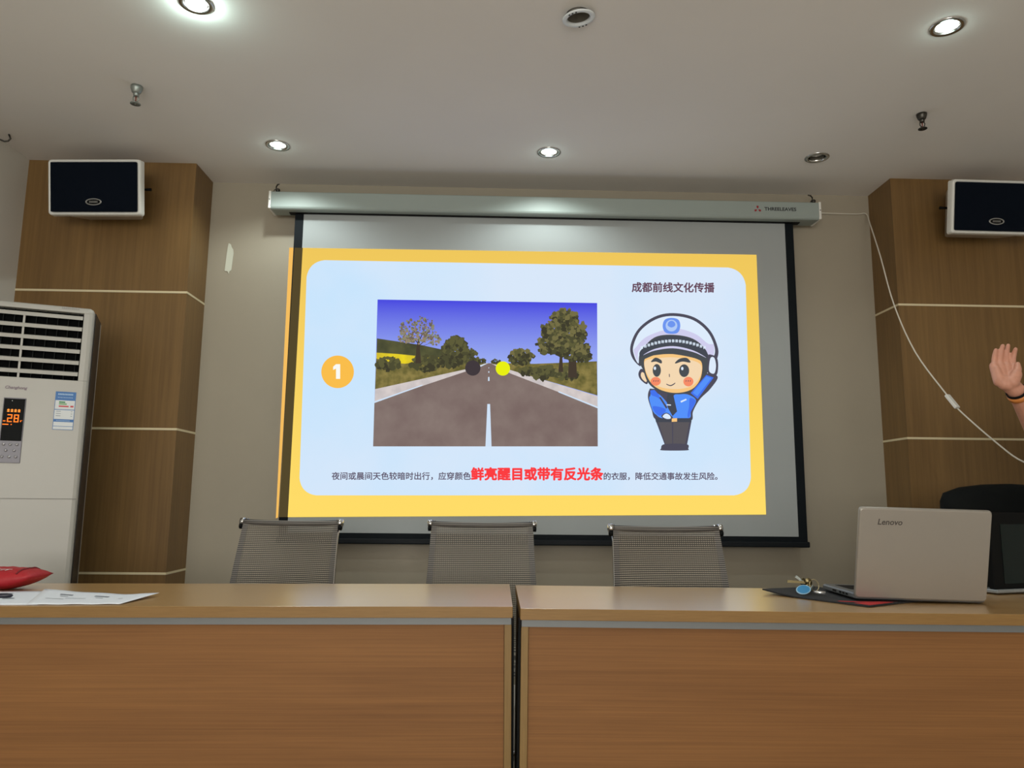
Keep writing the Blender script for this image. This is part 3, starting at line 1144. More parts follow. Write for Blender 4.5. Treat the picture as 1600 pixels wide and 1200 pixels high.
for k in range(9):
    x = .139 + k * .0076
    stk(x, 1.872, x + .0055, 1.881, mat('ac_grey_print', (160, 158, 154), .5), -.0012)
    stk(x + .0016, 1.875, x + .0036, 1.878, M_acw, -.0016)
b.build('grey_print', ac)

# ------------------------------------------------------------------ tables
M_top = wood('desk_top_laminate', (176, 134, 76), (192, 150, 92), (1.2, 9, 9), 0.32, (5, 160, 160), (0.3, 0.75), spec=.5, coat=1.0)
M_edge = wood('desk_edge_band', (124, 92, 48), (146, 112, 64), (2, 20, 20), 0.5, (12, 250, 250))
M_pan = wood('desk_panel_veneer', (106, 70, 39), (150, 105, 61), (0.7, 10, 9), 0.55, (1.6, 260, 260), (0.22, 0.80), spec=0.25)
M_alu = mat('aluminium_strip', (112, 115, 116), 0.5, 0.3)
M_edgev = wood('side_edge_band', (116, 90, 48), (142, 112, 64), (20, 20, 2), 0.5, (250, 250, 8))
TH = .76


def make_table(name, label, x_in, side, front, ln=1.8, dep=.585):
    """origin at the inner front corner of the top; side=-1 extends to -x."""
    o = empty(name, (x_in, front, 0), label, 'table', 'wooden front-panelled tables')
    X = lambda t: side * t
    b = MB()
    b.box2((X(0), 0, TH - .031), (X(ln), dep, TH), M_top)
    for f in b.bm.faces:
        if abs(f.normal.z) < .5:
            f.material_index = b.mi(M_edge)
    b.build('tabletop', o, bevel=.0012)
    b = MB()
    b.box2((X(.004), .006, TH - .050), (X(ln - .004), .03, TH - .031), M_alu)
    b.build('aluminium_strip', o)
    for t in (.003, ln - .024):
        b = MB()
        b.box2((X(t), .008, 0), (X(t + .02), dep - .03, TH - .050), M_edgev)
        b.build('side_panel', o, bevel=.001)
    b = MB()
    b.box2((X(.024), .018, .05), (X(ln - .024), .036, TH - .050), M_pan)
    b.build('front_panel', o)
    b = MB()
    b.box2((X(.024), .036, TH - .066), (X(ln - .024), dep - .05, TH - .05), M_edge)
    b.build('under_shelf', o)
    b = MB()
    b.box2((X(-.0045), .03, .02), (X(.003), .06, TH - .034), M_black)  # black filler added so the gap between the tables stays dark
    b.box2((X(-.004), .004, TH - .052), (X(.003), .03, TH - .033), M_black)
    b.build('buffer_and_gap_filler', o)
    return o


t1 = make_table('conference_table', 'left wooden table with front panel, carrying the papers and red pouch', .074, -1, 2.233)
t1.rotation_euler = (0, R(-.36), R(-.6))
t2 = make_table('conference_table', 'right wooden table with front panel, carrying the silver laptop', .0865, 1, 2.198)
t2.rotation_euler = (0, R(.26), R(-.5))


def zt(x):
    return TH + (x - .074) * math.sin(R(.36)) if x < .08 else TH - (x - .0865) * math.sin(R(.26))


# ------------------------------------------------------------------ mesh chairs
M_sling = mesh_fabric('chair_mesh', (166, 157, 143), (44, 41, 37), .0078, .55)
M_slingd = mat('chair_mesh_edge', (84, 80, 78), .7)
M_slinge = mesh_fabric('chair_mesh_hem', (132, 126, 120), (50, 48, 46), .0078, .1)


def make_chair():
    o = empty('mesh_chair', (0, 0, 0), '', 'chair', 'mesh chairs behind the tables')
    w = .215
    wd = lambda z: 1 + .11 * min(1, max(0, (.955 - z) / .45))
    prof = [(.10, .955), (.085, .90), (.070, .84), (.053, .77), (.038, .70), (.024, .62), (.012, .55), (.0, .50), (-.02, .47), (-.06, .452), (-.14, .445), (-.25, .452), (-.36, .462), (-.43, .458), (-.455, .44)]

    def sheet(pr, sag0):
        b = MB()
        n = 12
        rows = []
        for i, (y, z) in enumerate(pr):
            row = []
            for j in range(n + 1):
                u = -1 + 2 * j / n
                s = sag0 if i == 0 else 0
                row.append(Vector((u * w * wd(z), y + .018 * (1 - u * u) * (0 if i == 0 else 1), z - s * (1 - u * u))))
            rows.append(row)
        k1, k2 = b.mi(M_sling), b.mi(M_slingd)
        vr = [[b.bm.verts.new(p) for p in r] for r in rows]
        for i in range(len(vr) - 1):
            for j in range(n):
                f = b.bm.faces.new((vr[i][j], vr[i][j + 1], vr[i + 1][j + 1], vr[i + 1][j]))
                f.material_index = k1
                f.smooth = True
        # dense hem down each side
        for s in (-1, 1):
            pr2 = [(s * w * .90, s * w * 1.0)]
            for i in range(len(pr) - 1):
                (y0, z0), (y1, z1) = pr[i], pr[i + 1]
                b.face([(s * w * wd(z0) * .90, y0 + .001, z0), (s * w * wd(z0) * 1.005, y0 - .003, z0), (s * w * wd(z1) * 1.005, y1 - .003, z1), (s * w * wd(z1) * .90, y1 + .001, z1)], M_slinge)
        return b
    sheet(prof[:8], .006).build('backrest', o, recalc=False)
    sheet(prof[7:], 0).build('seat', o, recalc=False)
    # fabric rolled over the top bar
    b = MB()
    n = 10
    b.tube([(-w + 2 * w * j / n, .104, .953 - .005 * (1 - (2 * j / n - 1) ** 2)) for j in range(n + 1)], .0115, M_slinge, 12)
    b.build('top_roll', o)
    for s in (-1, 1):
        b = MB()
        b.tube([(s * (w * wd(z) - .006), y + .010, z) for y, z in [(.106, .965)] + prof[1:] + [(-.46, .43)]], .0085, M_chrome, 10)
        fr = b.build('side_frame', o)
        b = MB()
        mt = Matrix.Translation((s * w, .104, .953)) @ Matrix.Rotation(R(90 * s), 4, 'Y')
        b.lathe([(0, .0), (.0165, .0), (.0175, .006), (.0165, .016), (.010, .019), (0, .02)], M_chrome, mt, 20)
        b.build('end_cap', fr)
        b = MB()
        b.lathe([(0, 0), (.012, 0), (.012, .012), (0, .014)], M_black, Matrix.Translation((s * (w + .004), .096, .934)) @ Matrix.Rotation(R(90 * s), 4, 'Y'), 14)
        b.build('clamp', fr)
    b = MB()
    b.tube([(-w, -.05, .43), (w, -.05, .43)], .011, M_chrome, 10)
    b.tube([(-w, -.34, .435), (w, -.34, .435)], .011, M_chrome, 10)
    b.box((0, -.2, .42), (.16, .3, .03), M_black)
    b.build('seat_support', o)
    b = MB()
    b.tube([(0, -.2, .12), (0, -.2, .41)], [.028, .022], M_chrome, 16)
    b.build('column', o)
    b = MB()
    for k in range(5):
        a = R(90 + 72 * k)
        b.tube([(0, -.2, .11), (.15 * math.cos(a), -.2 + .15 * math.sin(a), .095), (.27 * math.cos(a), -.2 + .27 * math.sin(a), .07)], [.024, .019, .014], M_chrome, 10)
    b.build('star_base', o)
    for k in range(5):
        a = R(90 + 72 * k)
        b = MB()
        mt = Matrix.Translation((.27 * math.cos(a), -.2 + .27 * math.sin(a), .028)) @ Matrix.Rotation(a, 4, 'Z') @ Matrix.Rotation(R(90), 4, 'X')
        b.lathe([(0, -.02), (.026, -.02), (.028, -.014), (.028, .014), (.026, .02), (0, .02)], M_black, mt, 16)
        b.build('caster', o)
    return o


ch = make_chair()
ch['label'] = 'mesh-backed chair behind the left table, below the screen\'s lower left corner'
CH = [(ch, (-.870, 3.27), -11), (copy_tree(ch), (-.03, 3.25), 0), (copy_tree(ch), (.705, 2.94), 7)]
CH[1][0]['label'] = 'mesh-backed chair in the middle, behind the gap between the two tables'
CH[2][0]['label'] = 'mesh-backed chair behind the right table, next to the laptop'
for o, (x, y), rz in CH:
    o.location = (x, y, 0)
    o.rotation_euler = (0, 0, R(rz))

# ------------------------------------------------------------------ black office chair, seen from behind
oc_ = empty('office_chair', (2.235, 3.27, 0), 'black padded high-backed office chair rising behind the silver laptop', 'office chair')
M_lea = mat('black_leather', (9, 12, 12), .75, bump=(120, .2), spec=.15)
b = MB()
rings = []
for z, hw, th in ((.44, .20, .03), (.48, .24, .04), (.6, .275, .045), (.8, .29, .05), (1.0, .288, .05), (1.07, .285, .048), (1.105, .27, .042), (1.13, .20, .03), (1.143, .10, .015), (1.146, .02, .006)):
    ring = []
    for k in range(28):
        a = 2 * math.pi * k / 28
        cx, sx = math.cos(a), math.sin(a)
        ring.append((hw * math.copysign(abs(cx) ** .5, cx), th * math.copysign(abs(sx) ** .7, sx) + .03 * (abs(cx) ** 2), z))
    rings.append(ring)
b.rings(rings, M_lea)
b.build('backrest', oc_)
b = MB()
b.rings([[(x, y + .32, z) for x, y in rrect(.5 * s, .5 * s, .1)] for z, s in ((.42, .9), (.44, 1), (.49, 1), (.515, .92))], M_lea)
b.build('seat', oc_)
for s in (-1, 1):
    b = MB()
    b.tube([(s * .24, .42, .45), (s * .29, .42, .5), (s * .30, .40, .65), (s * .30, .25, .68), (s * .29, .06, .67)], [.016, .016, .018, .025, .022], M_black, 10)
    b.build('armrest', oc_)
b = MB()
b.tube([(0, .3, .1), (0, .3, .42)], [.03, .025], M_black, 14)
b.build('column', oc_)
b = MB()
for k in range(5):
    a = R(90 + 72 * k)
    b.tube([(0, .3, .11), (.26 * math.cos(a), .3 + .26 * math.sin(a), .07)], [.026, .016], M_black, 10)
b.build('star_base', oc_)
for k in range(5):
    a = R(90 + 72 * k)
    b = MB()
    mt = Matrix.Translation((.26 * math.cos(a), .3 + .26 * math.sin(a), .028)) @ Matrix.Rotation(a, 4, 'Z') @ Matrix.Rotation(R(90), 4, 'X')
    b.lathe([(0, -.02), (.028, -.018), (.028, .018), (0, .02)], M_black, mt, 14)
    b.build('caster', oc_)

# ------------------------------------------------------------------ dark display panel on the right table
zt_ = zt(1.85) + .006
dpn = empty('display_monitor', (1.735, 2.655, zt_), 'dark glossy panel with a thin silver bottom edge, on the table right of the laptop', 'monitor', rz=R(19))
b = MB()
b.box2((0, 0, .012), (.30, .022, .272), M_black)
b.build('casing', dpn, bevel=.004)
b = MB()
b.box2((.048, -.0015, .03), (.29, .001, .232), mat('dark_glass', (5, 20, 19), .12, spec=.25))
b.build('glass', dpn)
b = MB()
b.box2((-.004, -.012, 0), (.304, .06, .012), mat('silver_strip', (150, 155, 158), .35, .5))
b.build('silver_base', dpn, bevel=.003)

# ------------------------------------------------------------------ mouse pad
zr = zt(1.15)
M_pad = mat('pad_black', (26, 26, 30), .75, bump=(400, .2))
F0, L0 = Vector((1.118, 2.292)), Vector((.913, 2.607))
ea = (L0 - F0)
eb = Vector((-ea.y, ea.x)).normalized() * -.30
if eb.x < 0:
    eb = -eb
b = MB()


def padp(u, v, dz):
    p = F0 + ea * u + eb * v
    return Vector((p.x, p.y, zt(max(p.x, .2)) + .0008 + dz + .012 * max(0, (u - .55) / .45) ** 2 * (1 - .7 * v)))


nu, nv = 16, 10
for dz, flip in ((0, 1), (.004, 0)):
    vr = [[b.bm.verts.new(padp(i / nu, j / nv, dz)) for j in range(nv + 1)] for i in range(nu + 1)]
    k = b.mi(M_pad)
    for i in range(nu):
        for j in range(nv):
            f = b.bm.faces.new((vr[i][j], vr[i + 1][j], vr[i + 1][j + 1], vr[i][j + 1]))
            f.material_index = k
            f.smooth = True
for fn in (lambda t: (t, 0), lambda t: (t, 1), lambda t: (0, t), lambda t: (1, t)):
    for i in range(16):
        u0, u1 = fn(i / 16), fn((i + 1) / 16)
        b.face([padp(*u0, 0), padp(*u1, 0), padp(*u1, .004), padp(*u0, .004)], M_pad)
pad = b.build('mouse_pad', recalc=True)
tag(pad, 'black mouse pad with a red printed curve lying under the silver laptop', 'mouse pad')
b = MB()
M_swirl = mat('pad_red', (196, 40, 44), .7)
n = 14
for i in range(n):
    t0, t1_ = i / n, (i + 1) / n

    def sw(t, w_):
        u = .30 - .26 * t
        v = .03 + .55 * t * t + w_ * .10 * math.sin(math.pi * (.15 + .8 * t)) + .02
        return padp(u, min(v, .98), .0046)
    b.face([sw(t0, 0), sw(t1_, 0), sw(t1_, 1), sw(t0, 1)], M_swirl)
b.face([padp(.02, .05, .0046), padp(.16, .06, .0046), padp(.14, .32, .0046), padp(.02, .5, .0046)], M_swirl)
o = b.build('red_print', pad)
tag(o, 'red printed curve')

# ------------------------------------------------------------------ laptop
M_lap = mat('laptop_silver', (158, 152, 144), .42, .5)
M_lapd = mat('laptop_grey', (110, 112, 114), .4, .4)
lp = empty('laptop', (1.331, 2.40, zr + .006), 'open silver laptop seen from behind on the right table', 'laptop', rz=R(-2.5))
lp.rotation_euler = (0, R(1.2), R(-2.5))
lw, ld = .402, .262
b = MB()
b.rings([[(x, y + ld / 2, z) for x, y in rrect(lw - ins, ld - ins, .012)] for z, ins in ((0, .012), (.004, 0), (.014, 0), (.019, .006))], M_lapd, smooth=False)
b.build('base', lp)
b = MB()
b.box2((-.17, .10, .019), (.17, .23, .0195), M_black)
b.build('keyboard', lp)
for k, y in enumerate((.05, .075, .1, .14)):
    b = MB()
    b.box2((-lw / 2 - .0005, y, .006), (-lw / 2 + .004, y + (.016 if k < 3 else .03), .012), M_black)
    b.build('side_port', lp)
b = MB()
lh = .285
tilt = R(12)
rr_ = rrect(lw, lh, .010)
mt = Matrix.Translation((0, .004, .004)) @ Matrix.Rotation(tilt, 4, 'X') @ Matrix.Translation((0, 0, lh / 2))
prof = [(-.0075, .985, .955), (-.0065, .990, .972), (-.0045, .995, .986), (-.001, 1, 1), (.004, 1, 1)]
b.rings([[mt @ Vector((x * a_, y, z * c_)) for x, z in rr_] for y, a_, c_ in prof], M_lap)
lid = b.build('lid', lp)
b = MB()
b.rings([[mt @ Vector((x * .96, y, z * .93)) for x, z in rr_] for y in (.0042, .0046)], mat('laptop_screen', (30, 34, 40), .15), smooth=False)
b.build('screen', lid)
b = MB()
add_text(b, 'Lenovo', lambda x, y: mt @ Vector((-.145 + x, -.0079, lh / 2 - .052 + y)), mat('laptop_ink', (72, 66, 62), .5), .075, bold=.02, shear=.15)
b.build('lettering', lid)
b = MB()
for s in (-1, 1):
    b.tube([(s * .11 - .03, .004, .012), (s * .11 + .03, .004, .012)], .007, M_lapd, 12)
b.build('hinge', lp)

# ------------------------------------------------------------------ keys
kz = zt(1.04) + .008
ky = empty('key_bunch', (1.05, 2.60, kz), 'bunch of keys with an oval blue tag on the mouse pad', 'keys')
b = MB()
mt = Matrix.Translation((-.026, -.062, .0145)) @ Matrix.Rotation(R(-12), 4, 'Y') @ Matrix.Rotation(R(52), 4, 'X')
el = lambda sx, z: [mt @ Vector((sx * .024 * math.cos(k * .2618), sx * .0165 * math.sin(k * .2618), z)) for k in range(24)]
b.rings([el(.94, -.0016), el(1, -.001), el(1, .001), el(.94, .0016)], mat('tag_pale_rim', (150, 190, 215), .4), smooth=False)
b.face(el(.86, .0022), mat('tag_blue', (56, 130, 180), .35))
b.build('blue_tag', ky)
b = MB()
mt = Matrix.Translation((.036, .0, .022)) @ Matrix.Rotation(R(20), 4, 'Z') @ Matrix.Rotation(R(78), 4, 'X')
b.tube([mt @ Vector((.019 * math.cos(k * 2 * math.pi / 28), .019 * math.sin(k * 2 * math.pi / 28), 0)) for k in range(29)], .0015, mat('ring_brass', (196, 180, 140), .35, .5), 8)
b.build('ring', ky)
M_brass = mat('brass', (150, 136, 100), .4, 1.0)


def key(p0, p1, m):
    b = MB()
    p0, p1 = Vector(p0), Vector(p1)
    d = (p1 - p0).normalized()
    qt = d.to_track_quat('X', 'Z')
    mt = Matrix.Translation(p0) @ qt.to_matrix().to_4x4()
    b.lathe([(.0, -.0014), (.013, -.0014), (.013, .0014), (0, .0014)], m, mt @ Matrix.Translation((.008, 0, 0)) @ Matrix.Rotation(R(70), 4, 'X'), 14)
    ln = (p1 - p0).length
    vs = b.box((.018 + (ln - .018) / 2, 0, 0), (ln - .018, .004, .008), m)
    vs += b.box((ln - .01, -.004, 0), (.012, .004, .0018), m)
    for v in vs:
        v.co = mt @ v.co
    b.build('key', ky)


key((.024, .0, .030), (-.052, .006, .034), M_brass)
key((.010, .004, .026), (-.022, .008, .050), M_steel)
key((.022, .002, .030), (-.006, -.004, .044), M_brass)
key((.022, .0, .016), (-.03, -.01, .010), M_brass)
key((.03, -.005, .014), (.00, -.03, .006), M_steel)
b = MB()
b.tube([(.012, -.055, .006), (.02, -.06, .006), (.042, -.072, .005)], [.0045, .0055, .0055], mat('bright_steel', (225, 225, 225), .2, .8), 12)
b.build('metal_fob', ky)

# ------------------------------------------------------------------ papers, pen, pouch on the left table
M_pap = mat('paper', (226, 230, 238), .8)
M_prn = mat('paper_print', (120, 124, 134), .8)


def paper(name, label, FL, FR, NR, NL, lift, lines, z0):
    b = MB()
    nu, nv = 14, 8

    def P(u, v):
        a = Vector(FL).lerp(Vector(FR), u)
        c = Vector(NL).lerp(Vector(NR), u)
        p = a.lerp(c, v)
        return Vector((p.x, p.y, zt(p.x) + z0 + lift(u, v)))
    vr = [[b.bm.verts.new(P(i / nu, j / nv)) for j in range(nv + 1)] for i in range(nu + 1)]
    k = b.mi(M_pap)
    for i in range(nu):
        for j in range(nv):
            f = b.bm.faces.new((vr[i][j], vr[i][j + 1], vr[i + 1][j + 1], vr[i + 1][j]))
            f.material_index = k
            f.smooth = True
    o = b.build(name, recalc=False)
    sdf = o.modifiers.new('thick', 'SOLIDIFY')
    sdf.thickness = .0004
    sdf.offset = -1
    tag(o, label, 'paper', 'papers on the left table')
    b = MB()
    for u0, u1, v0, v1 in lines:
        up = Vector((0, 0, .0008))
        b.face([P(u0, v0) + up, P(u1, v0) + up, P(u1, v1) + up, P(u0, v1) + up], M_prn)
    b.build('printing', o)
    return o


def liftB(u, v):
    return .010 * max(0, u - .75) / .25 * (1 - v) + .004 * max(0, .25 - u) / .25 * (1 - v) + .0012 * math.sin(u * 9) ** 2 + .0006


paper('paper_sheet', 'white paper sheet partly under the pen at the left table edge', (-1.80, 2.60), (-1.39, 2.590), (-1.27, 2.268), (-1.72, 2.262), lambda u, v: .0004,
      [(.62, .70, .20, .22), (.70, .78, .55, .60)], .0008)
paper('paper_sheet', 'printed white paper sheet with a curled right corner on the left table', (-1.445, 2.615), (-1.010, 2.455), (-1.045, 2.275), (-1.30, 2.263), liftB,
      [(.20, .32, .28, .34), (.53, .66, .30, .37), (.22, .30, .42, .44), (.57, .64, .46, .48), (.80, .84, .5, .53), (.30, .5, .55, .565), (.12, .30, .62, .635)], .0014)
pn = empty('ballpoint_pen', (-1.50, 2.41, zt(-1.45) + .0075), 'dark-capped pen lying on the white papers by the left edge', 'pen')
b = MB()
pd = Vector((1, .28, 0)).normalized()
Pp = lambda s: pd * s
b.tube([Pp(-.10), Pp(-.09), Pp(.02)], [.003, .006, .0062], mat('pen_grey', (150, 148, 144), .35), 14)
b.build('barrel', pn)
b = MB()
b.tube([Pp(.018), Pp(.02), Pp(.052), Pp(.064), Pp(.068)], [.0064, .0076, .0072, .005, .001], mat('pen_navy', (34, 34, 48), .35), 14)
b.build('cap', pn)

zl = zt(-1.65)
pc = empty('red_pouch', (-1.66, 2.66, zl), 'red soft pouch with white lettering at the left end of the left table', 'pouch')
M_red = mat('pouch_red', (168, 24, 34), .55, bump=(60, .5))
b = MB()
nu, nv = 28, 20
HWp, HDp = .178, .085


def pouch(u, v, s):
    ex = max(0.0, 1 - abs(u) ** 3.2)
    ey = max(0.0, 1 - abs(v) ** 2.6)
    t = .036 * (ex ** .62) * (ey ** .55)
    wr = .0022 * math.sin(u * 17 + v * 5) * math.sin(v * 9 - u * 4) * ex * ey
    zc_ = .036 + (.010 * max(0, abs(u) - .5) * 2)
    yy = HDp * v * (1 - .22 * abs(u) ** 3)
    z = zc_ + s * t + (wr if s > 0 else 0)
    return Vector((HWp * u, yy, max(.0005, z)))


for s in (1, -1):
    vr = [[b.bm.verts.new(pouch(-1 + 2 * i / nu, -1 + 2 * j / nv, s)) for j in range(nv + 1)] for i in range(nu + 1)]
    k = b.mi(M_red)
    for i in range(nu):
        for j in range(nv):
            f = b.bm.faces.new((vr[i][j], vr[i + 1][j], vr[i + 1][j + 1], vr[i][j + 1]))
            f.material_index = k
            f.smooth = True
bmesh.ops.remove_doubles(b.bm, verts=b.bm.verts, dist=.0004)
b.build('body', pc)
b = MB()
pw = mat('pouch_white', (226, 214, 212), .6)


def on_pouch(x, y):
    # x along the pouch from its left end, y upward over its near face
    u = min(.98, max(-.98, x / HWp))
    v = -.86 + y * 12
    p = pouch(u, v, 1)
    return p + Vector((0, -.0015, .0015))


add_text(b, 'FIRST AID KIT', lambda x, y: on_pouch(-.098 + x, .017 + y * .7), pw, .20, bold=.02, shear=.2)
for i in range(8):
    x0, x1 = -.075 + i * .02, -.075 + (i + 1) * .02
    b.face([on_pouch(x0, .034), on_pouch(x1, .034), on_pouch(x1, .034 + .008 * (1 - (i + 1) / 9)), on_pouch(x0, .034 + .008 * (1 - i / 9))], pw)
b.build('lettering', pc)
b = MB()
b.tube([pouch(.74, -1 + 2 * j / 16, 1) + Vector((0, 0, .001)) for j in range(1, 16)], .0028, mat('pouch_piping', (110, 14, 22), .6), 8)
b.build('piping', pc)


# ------------------------------------------------------------------ person at the right, raising the right hand
def capsule(bm, p0, p1, r0, r1, n=14, sx=1.0):
    p0, p1 = Vector(p0), Vector(p1)
    d = (p1 - p0)
    L_ = max(d.length, 1e-5)
    t = d / L_
    a = t.orthogonal().normalized()
    if abs(t.z) > .8:
        a = (Vector((1, 0, 0)) - t * t.x).normalized()
    c = t.cross(a)
    rs = []
    for k in range(7):
        ph = -math.pi / 2 + math.pi / 2 * k / 6
        rs.append((p0 + t * (r0 * math.sin(ph)), max(r0 * math.cos(ph), 1e-4)))
    for k in range(7):
        ph = math.pi / 2 * k / 6
        rs.append((p1 + t * (r1 * math.sin(ph)), max(r1 * math.cos(ph), 1e-4)))
    rows = [[bm.verts.new(p + (a * math.cos(2 * math.pi * j / n) * sx + c * math.sin(2 * math.pi * j / n)) * r) for j in range(n)] for p, r in rs]
    for i in range(len(rows) - 1):
        for j in range(n):
            bm.faces.new((rows[i][j], rows[i][(j + 1) % n], rows[i + 1][(j + 1) % n], rows[i + 1][j]))
    bm.faces.new(list(reversed(rows[0])))
    bm.faces.new(rows[-1])


def fused(name, parts, vox, m, parent=None, smooth=3):
    """one continuous surface grown from tapered limbs."""
    bm = bmesh.new()
    for q_ in parts:
        capsule(bm, *q_)
    bmesh.ops.recalc_face_normals(bm, faces=bm.faces)
    me = bpy.data.meshes.new(name)
    bm.to_mesh(me)
    bm.free()
    o = bpy.data.objects.new(name, me)
    COL.objects.link(o)
    rm = o.modifiers.new('remesh', 'REMESH')
    rm.mode = 'VOXEL'
    rm.voxel_size = vox
    if smooth:
        s_ = o.modifiers.new('smooth', 'SMOOTH')
        s_.iterations = smooth
        s_.factor = .5
    dg = bpy.context.evaluated_depsgraph_get()
    me2 = bpy.data.meshes.new_from_object(o.evaluated_get(dg))
    o.modifiers.clear()
    o.data = me2
    for p in me2.polygons:
        p.use_smooth = True
    me2.materials.clear()
    me2.materials.append(m)
    if parent:
        o.parent = parent
    return o


M_skin = mat('skin', (196, 140, 118), .5, mottle=(60, .06))
PX, PY = 2.44, 2.98
SH = Vector((PX - .20, PY - .02, 1.43))
EL = Vector((2.0, 2.70, 1.262))
WR = at_y(1587, 609, 2.56)
body = []
hd = Vector((PX - .01, PY - .02, 1.61))
body += [((PX, PY, 1.44), (PX - .005, PY - .005, 1.56), .058, .054)]
body += [(hd + Vector((0, .01, .03)), hd + Vector((0, -.005, .0)), .083, .078), (hd + Vector((0, -.03, -.06)), hd + Vector((0, -.045, -.075)), .052, .042)]
body += [(hd + Vector((0, -.086, .0)), hd + Vector((0, -.10, -.028)), .010, .016)]
body += [(hd + Vector((-.018, -.086, -.056)), hd + Vector((.018, -.086, -.056)), .008, .008)]
for s in (-1, 1):
    body += [(hd + Vector((s * .083, .01, .015)), hd + Vector((s * .08, .005, -.025)), .016, .011, 10)]
body += [((PX - .10, PY, 1.36), (PX + .10, PY, 1.36), .088, .088), ((PX - .08, PY, 1.15), (PX + .08, PY, 1.15), .09, .09), ((PX - .08, PY, .95), (PX + .08, PY, .95), .095, .095), ((PX, PY, .95), (PX, PY, 1.38), .10, .10)]
for s in (-1, 1):
    body += [((PX + s * .09, PY, .90), (PX + s * .10, PY - .01, .50), .082, .055), ((PX + s * .10, PY - .01, .50), (PX + s * .105, PY + .02, .09), .054, .038), ((PX + s * .105, PY + .03, .05), (PX + s * .115, PY - .13, .035), .04, .032)]
body += [(SH, EL, .053, .043), (EL, EL.lerp(WR, .35), .043, .041), (EL.lerp(WR, .35), WR, .041, .027)]
LS = Vector((PX + .20, PY - .02, 1.43))
LE, LW = LS + Vector((.06, .02, -.30)), LS + Vector((.04, -.10, -.53))
body += [(LS, LE, .053, .043), (LE, LW, .042, .027)]
for k, (dx, ln) in enumerate(((-.03, .075), (-.012, .085), (.008, .08), (.026, .065))):
    k0 = LW + Vector((dx * .9, -.03, -.085))
    body += [(LW + Vector((0, -.01, -.02)), k0, .022, .012), (k0, k0 + Vector((0, .002, -ln * .55)), .0088, .008), (k0 + Vector((0, .002, -ln * .55)), k0 + Vector((0, .018, -ln)), .008, .0068)]
body += [(LW + Vector((-.02, -.02, -.03)), LW + Vector((-.04, -.045, -.07)), .012, .009), (LW + Vector((-.04, -.045, -.07)), LW + Vector((-.04, -.05, -.10)), .009, .0075)]

# right hand: palm towards the camera, leaning back, fingers close together and slightly bent
HB = at_y(1572, 601, 2.552)
hu = (at_y(1566, 549, 2.552 + .066) - HB).normalized()           # palm base to knuckles
hx = Vector((.98, .0, .14))                                      # across the palm towards the thumb
hx = (hx - hu * hx.dot(hu)).normalized()
hn = hx.cross(hu).normalized()
if hn.y > 0:
    hn = -hn                                                     # palm normal, towards the camera


def H(x, u, n_):
    return HB + hx * x + hu * u + hn * n_


hand = [(H(-.022, .008, 0), H(-.033, .075, 0), .018, .0150), (H(-.006, .0, 0), H(-.012, .084, -.001), .020, .0150), (H(.008, .0, 0), H(.010, .084, -.001), .020, .0150), (H(.016, .008, 0), H(.030, .080, 0), .019, .0150),
        (WR, H(-.004, .012, 0), .028, .024), (WR, H(.012, .02, .002), .027, .022)]
hand += [(H(.016, .006, .012), H(.026, .036, .020), .021, .0185), (H(.026, .036, .020), H(.032, .060, .024), .0150, .0118), (H(.032, .060, .024), H(.034, .084, .022), .0112, .0082)]
hand += [(H(-.022, .010, .008), H(-.030, .055, .008), .015, .012)]
for bx_, bu, l1_, l2_, l3_, sp_, cu_ in ((-.032, .076, .028, .018, .016, .03, .14), (-.0125, .084, .034, .022, .018, .01, .2), (.009, .085, .037, .024, .019, -.01, .16), (.030, .080, .033, .021, .018, -.06, .26)):
    p = H(bx_, bu, 0)
    ang = cu_
    for ln, r0, r1 in ((l1_, .0098, .0092), (l2_, .0092, .0086), (l3_, .0086, .0070)):
        d = (hu * math.cos(ang) + hn * math.sin(ang)) * 1.0 + hx * sp_
        p2 = p + d.normalized() * ln
        hand.append((p, p2, r0, r1, 12))
        p = p2
        ang += cu_ * 1.5
body += hand
pr = fused('person', body, .0033, M_skin, None, 3)
tag(pr, 'person at the right edge showing a raised open right hand with a dark wristband', 'person')

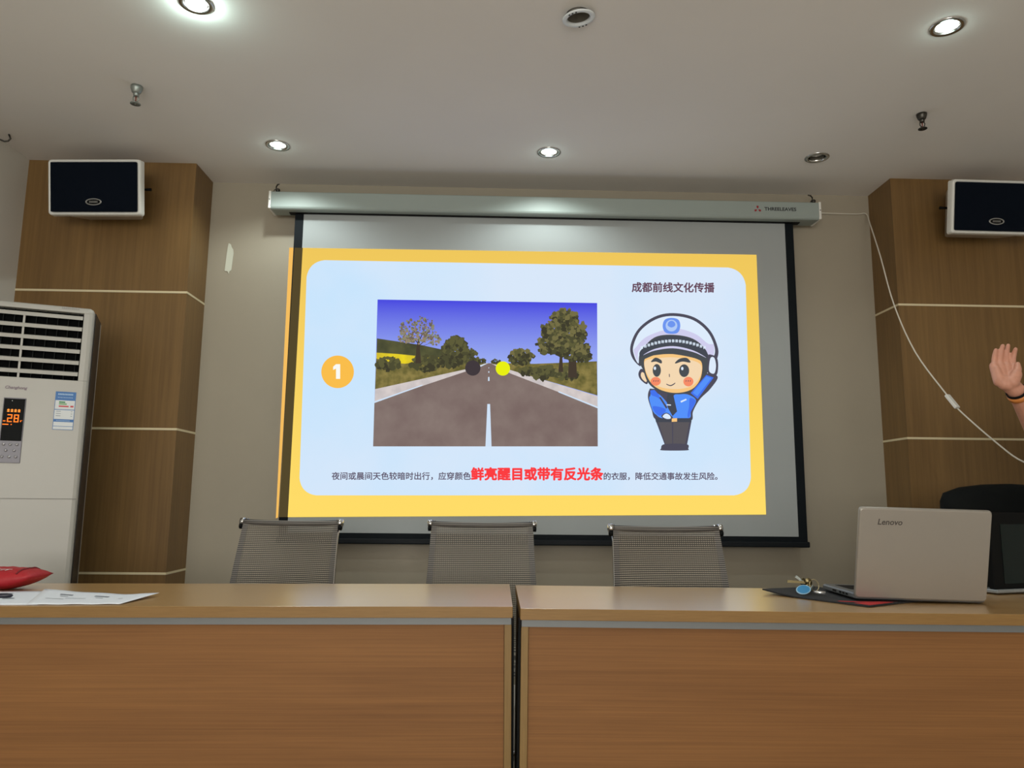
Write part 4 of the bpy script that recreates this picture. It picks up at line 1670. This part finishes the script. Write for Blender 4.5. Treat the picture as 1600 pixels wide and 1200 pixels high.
M_cloth = mat('dark_shirt', (30, 34, 44), .8, bump=(200, .2))
M_trs = mat('dark_trousers', (34, 34, 38), .8)
shirt = [((PX - s_, PY, z_), (PX + s_, PY, z_), r_, r_) for z_, s_, r_ in ((1.37, .112, .108), (1.33, .108, .112), (1.28, .104, .113), (1.22, .10, .112), (1.14, .092, .110), (1.06, .088, .108), (.98, .09, .110), (.93, .092, .113))]
shirt += [
         (SH, SH.lerp(EL, .72), .066, .058), (LS, LS.lerp(LE, .72), .066, .058), ((PX, PY, 1.44), (PX, PY, 1.47), .072, .066)]
fused('shirt', shirt, .008, M_cloth, pr, 4)
tr_ = []
for s in (-1, 1):
    tr_ += [((PX + s * .09, PY, .90), (PX + s * .10, PY - .01, .50), .096, .070), ((PX + s * .10, PY - .01, .50), (PX + s * .105, PY + .02, .10), .070, .058)]
tr_ += [((PX - .08, PY, .95), (PX + .08, PY, .95), .120, .120)]
fused('trousers', tr_, .008, M_trs, pr, 4)
for s in (-1, 1):
    fused('shoe', [((PX + s * .105, PY + .04, .045), (PX + s * .118, PY - .15, .036), .048, .038)], .006, M_black, pr, 2)
hr = fused('hair', [(hd + Vector((0, .022, .055)), hd + Vector((0, .03, .02)), .088, .085), (hd + Vector((0, -.03, .085)), hd + Vector((0, .02, .09)), .05, .06)], .006, mat('black_hair', (18, 16, 15), .6), pr, 2)
for s in (-1, 1):
    b = MB()
    b.lathe([(0, -.009), (.006, -.007), (.009, 0), (.006, .007), (0, .009)], mat('eye_white', (225, 222, 216), .3), Matrix.Translation(hd + Vector((s * .031, -.073, .008))), 14)
    b.lathe([(0, .0094), (.0045, .0090), (.0046, .007)], M_black, Matrix.Translation(hd + Vector((s * .031, -.073, .008))) @ Matrix.Rotation(R(90), 4, 'X'), 12)
    b.build('eye', pr)
fa = (EL - WR).normalized()
aa = fa.orthogonal().normalized()
bb = fa.cross(aa)
b = MB()


def band(t0, t1, r, m):
    mt = Matrix.Translation(WR + fa * t0) @ fa.to_track_quat('Z', 'X').to_matrix().to_4x4()
    h = t1 - t0
    b.lathe([(r - .003, 0), (r, .001), (r, h - .001), (r - .003, h)], m, mt, 28)


band(.004, .013, .0335, M_black)
b.build('wristband', pr)
b = MB()
band(.015, .034, .0345, mat('forearm_orange', (206, 128, 62), .35))  # plain orange ring around the forearm, next to the wristband
b.build('orange_ring', pr)
